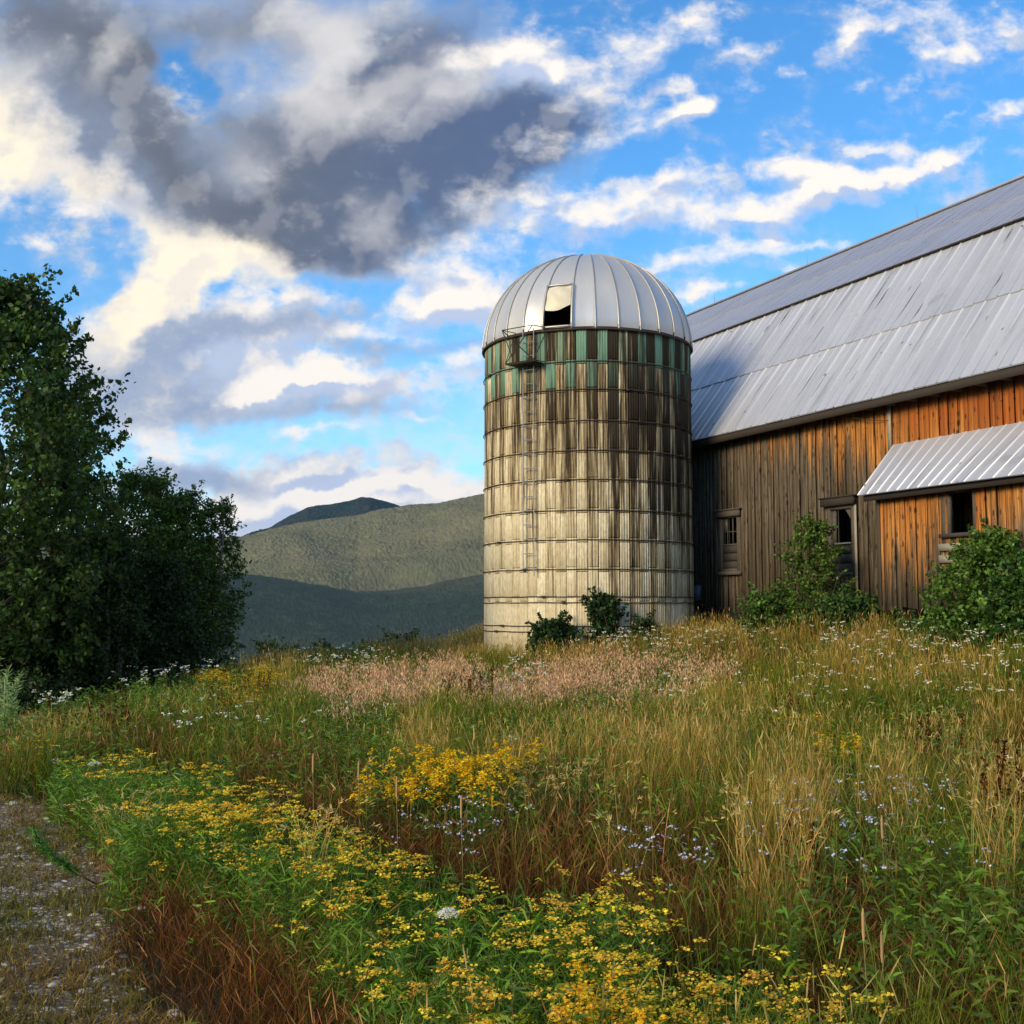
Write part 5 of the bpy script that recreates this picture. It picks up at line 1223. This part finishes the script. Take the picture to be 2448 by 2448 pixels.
def tree(base, top, prof, label, colr=(.022, .045, .012), size=.075, nclump=900, nl=22, crad=.30, trunks=1, bark=None, group='trees along the left edge of the field', name='broadleaf_tree', xs=1.0, low=.12, cat='tree', yaw=0):
    """prof: crown radius (m) at heights 0..1 of the tree"""
    H = top-base[2]; root = empty(name, tuple(base)); tag(root, label, cat, group)
    qt = QM()
    heads = []
    for k in range(trunks):
        off = np.array([rng.normal(0, .35*(trunks > 1)), rng.normal(0, .3*(trunks > 1)), 0]); b = base+off-np.array([0, 0, .15])
        tp = base+np.array([off[0]*1.2+rng.normal(0, .1), off[1]*1.2, H*(.88 if k == 0 else rng.uniform(.5, .72))])
        r0 = (.055+.013*H)/(1+.35*(trunks > 1)); pts = branchy(qt, b, tp, r0, .015, 9, .10)
        for j in range(int(12+2*H)):
            t = rng.uniform(.18, .95); c_ = pts[int(t*8)]; a = rng.uniform(0, 6.28); hh = np.clip((c_[2]-base[2])/H+.10, 0, 1)
            R = np.interp(hh, np.linspace(0, 1, len(prof)), prof)*rng.uniform(.45, .85)
            e = np.array([base[0]+math.cos(a)*R*xs, base[1]+math.sin(a)*R, base[2]+hh*H+rng.uniform(0, .35)])
            branchy(qt, c_, e, .032*(1.1-t)+.008, .006, 6, .25); heads.append(e)
    qt.build('trunk', bark or M_BARK, root, True)
    q = QM(); n = nclump; hh = low+(1-low)*rng.random(n)**.85; R = np.interp(hh, np.linspace(0, 1, len(prof)), prof)
    a = rn(0, 6.28, n); lump = .66+.52*vnoise(a*1.9+9, hh*9, 1.0, int(base[0]*3) % 20)+.22*vnoise(a*4, hh*22, 1.0, 5)
    rr = R*lump*np.sqrt(rng.random(n)*.75+.25)*np.where(rng.random(n) < .25, .6, 1)
    Cn = np.stack([base[0]+np.cos(a)*rr*xs, base[1]+np.sin(a)*rr, base[2]+hh*H], -1)
    Cn = np.concatenate([Cn, np.array(heads)]); Rn = rn(.6, 1.3, len(Cn))*crad
    S_, SR_ = sprays_out(base, H, prof, xs, 1.0, int(nclump*.16), crad*1.15, low)
    leaves(q, Cn, Rn, nl, size, colr); leaves(q, S_, SR_, max(6, nl//3), size, colr)
    q.build('crown', M_LEAF, root)
    return root
def tb(vx, D): r = ray(vx*KV, 1455); X = r[0]/r[1]*D; return np.array([X, D, ground_z(X, D)])
def ztop(vy, D): return EYE+(1148-vy)/2184*D
DG = (.046, .086, .016)
tree(tb(-20, 23.0), ztop(525, 23.0), [1.3, 1.7, 1.95, 2.1, 2.2, 2.3, 2.35, 2.3, 2.0, 1.4, .6], 'tallest tree, dark broadleaf with ragged crown at the far left', DG, .105, 1250, 26, .30)
tree(tb(95, 26.5), ztop(735, 26.5), [1.2, 1.3, 1.3, 1.2, 1.1, 1.0, .8, .4], 'shorter dark tree just behind and right of the tallest', (.040, .080, .015), .09, 800, 24, .28)
tree(tb(262, 28.0), ztop(895, 28.0), [1.0, 1.25, 1.3, 1.25, 1.15, .95, .5], 'rounded green tree in the middle of the left group', (.085, .145, .024), .07, 800, 26, .24, 3, M_BIRCH)
tree(tb(335, 29.0), ztop(935, 29.0), [.7, 1.0, 1.1, 1.0, .75, .35], 'dense dark green tree between the rounded one and the airy birch', (.070, .125, .022), .07, 650, 26, .25, 2, M_BIRCH)
tree(tb(405, 29.5), ztop(945, 29.5), [.6, .6, .65, .75, .78, .6, .3], 'airy birch with open crown at the right end of the tree group', (.060, .105, .022), .068, 400, 20, .18, 2, M_BIRCH, name='birch_tree', low=.03)
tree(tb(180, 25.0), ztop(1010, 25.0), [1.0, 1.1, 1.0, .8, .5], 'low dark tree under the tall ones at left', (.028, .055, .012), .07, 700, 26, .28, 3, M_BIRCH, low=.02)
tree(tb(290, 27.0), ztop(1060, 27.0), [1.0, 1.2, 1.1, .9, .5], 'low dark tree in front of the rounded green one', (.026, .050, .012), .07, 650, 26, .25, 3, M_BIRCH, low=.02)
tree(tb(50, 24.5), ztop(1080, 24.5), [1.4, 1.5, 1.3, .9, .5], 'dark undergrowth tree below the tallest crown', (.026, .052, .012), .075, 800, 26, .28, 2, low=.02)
def shrub(vx, vy_top, D, rx, label, colr, size, nclump, nl=18, name='shrub', group=None, prof=None, depth=.7, off=(0, 0), crad=.13, base_v=None, cat='shrub'):
    b = tb(vx, D); b[0] += off[0]; b[1] += off[1]; H = ztop(vy_top, D)-b[2]
    root = empty(name, tuple(b)); tag(root, label, cat, group)
    q = QM(); heads = []
    for k in range(7):
        a = rng.uniform(0, 6.28); e = b+np.array([math.cos(a)*rx*.55, math.sin(a)*depth*.5, H*rng.uniform(.5, .9)]); branchy(q, b+np.array([rng.normal(0, .08), 0, -.05]), e, .018, .005, 6, .3); heads.append(e)
    q.build('stems', M_BARK, root)
    prof = prof or [.85, 1, .95, .8, .5]; q = QM(); n = nclump; hh = rng.random(n)**.9; R = np.interp(hh, np.linspace(0, 1, len(prof)), prof)
    a = rn(0, 6.28, n); lump = .52+.8*vnoise(a*1.6, hh*5, 1.0, int(vx) % 37); rr = R*lump*np.sqrt(rng.random(n)*.8+.2)
    Cn = np.stack([b[0]+np.cos(a)*rr*rx, b[1]+np.sin(a)*rr*depth, b[2]+hh*H*.95], -1)
    qd = NV[0]*(Cn[:, 0]-W0[0])+NV[1]*(Cn[:, 1]-W0[1]); s_ = SV[0]*(Cn[:, 0]-W0[0])+SV[1]*(Cn[:, 1]-W0[1]); lim = np.where(s_ > sa0-.2, SHW-.12, -.12)
    Cn = Cn-NV[None, :]*np.maximum(qd-lim, 0)[:, None]
    ds = Cn[:, :2]-SILO[:2]; dl = np.hypot(ds[:, 0], ds[:, 1])[:, None]; Cn[:, :2] = np.where(dl < SR+.1, SILO[:2]+ds/dl*(SR+.1+rng.random((n, 1))*.08), Cn[:, :2])
    Cs, Rs = sprays_out(b, H*.95, prof, rx, depth, int(n*.26), crad*1.7)
    qd = NV[0]*(Cs[:, 0]-W0[0])+NV[1]*(Cs[:, 1]-W0[1]); Cs = Cs-NV[None, :]*np.maximum(qd+.15+(1.1 if vx > 1700 else 0), 0)[:, None]
    leaves(q, Cn, crad, nl, size, colr, .38); leaves(q, Cs, Rs, 6, size, colr, .38); q.build('foliage', M_LEAF, root); return root
SG = 'bushes against the silo and barn'
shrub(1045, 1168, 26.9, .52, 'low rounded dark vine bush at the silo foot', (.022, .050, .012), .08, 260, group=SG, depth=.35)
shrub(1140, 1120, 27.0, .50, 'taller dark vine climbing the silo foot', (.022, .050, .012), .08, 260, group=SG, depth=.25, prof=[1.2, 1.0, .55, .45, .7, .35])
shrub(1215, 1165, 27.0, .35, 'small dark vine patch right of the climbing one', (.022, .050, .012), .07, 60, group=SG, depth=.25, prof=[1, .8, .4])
shrub(1535, 975, 24.7, 1.1, 'tall thin bush between the two barn windows', (.070, .12, .016), .066, 300, 16, group=SG, prof=[1.15, 1.0, .75, .85, .62, .40, .50, .34, .15], depth=.65)
shrub(1460, 1115, 25.0, .75, 'low leafy skirt left of the tall thin bush', (.055, .105, .016), .066, 260, 16, group=SG, depth=.5)
shrub(1610, 1125, 23.8, 1.05, 'low dark hedge under the second window', (.040, .085, .016), .065, 420, 16, group=SG, depth=.5, prof=[1, 1, .8, .5])
shrub(1865, 995, 20.2, 1.05, 'large round bush before the lean-to', (.070, .135, .018), .068, 620, 16, group=SG, prof=[1.0, 1.1, 1.1, 1.0, .85, .6, .25], depth=.8, off=(.05, -.2))
shrub(1940, 1040, 19.4, .75, 'bush cut by the right edge before the lean-to', (.035, .085, .016), .065, 360, 16, group=SG, depth=.6)
shrub(1735, 1165, 21.6, .5, 'weedy low bush left of the large round one', (.040, .09, .016), .05, 150, 16, group=SG, depth=.4)
CB = 'small bushes beyond the crest'
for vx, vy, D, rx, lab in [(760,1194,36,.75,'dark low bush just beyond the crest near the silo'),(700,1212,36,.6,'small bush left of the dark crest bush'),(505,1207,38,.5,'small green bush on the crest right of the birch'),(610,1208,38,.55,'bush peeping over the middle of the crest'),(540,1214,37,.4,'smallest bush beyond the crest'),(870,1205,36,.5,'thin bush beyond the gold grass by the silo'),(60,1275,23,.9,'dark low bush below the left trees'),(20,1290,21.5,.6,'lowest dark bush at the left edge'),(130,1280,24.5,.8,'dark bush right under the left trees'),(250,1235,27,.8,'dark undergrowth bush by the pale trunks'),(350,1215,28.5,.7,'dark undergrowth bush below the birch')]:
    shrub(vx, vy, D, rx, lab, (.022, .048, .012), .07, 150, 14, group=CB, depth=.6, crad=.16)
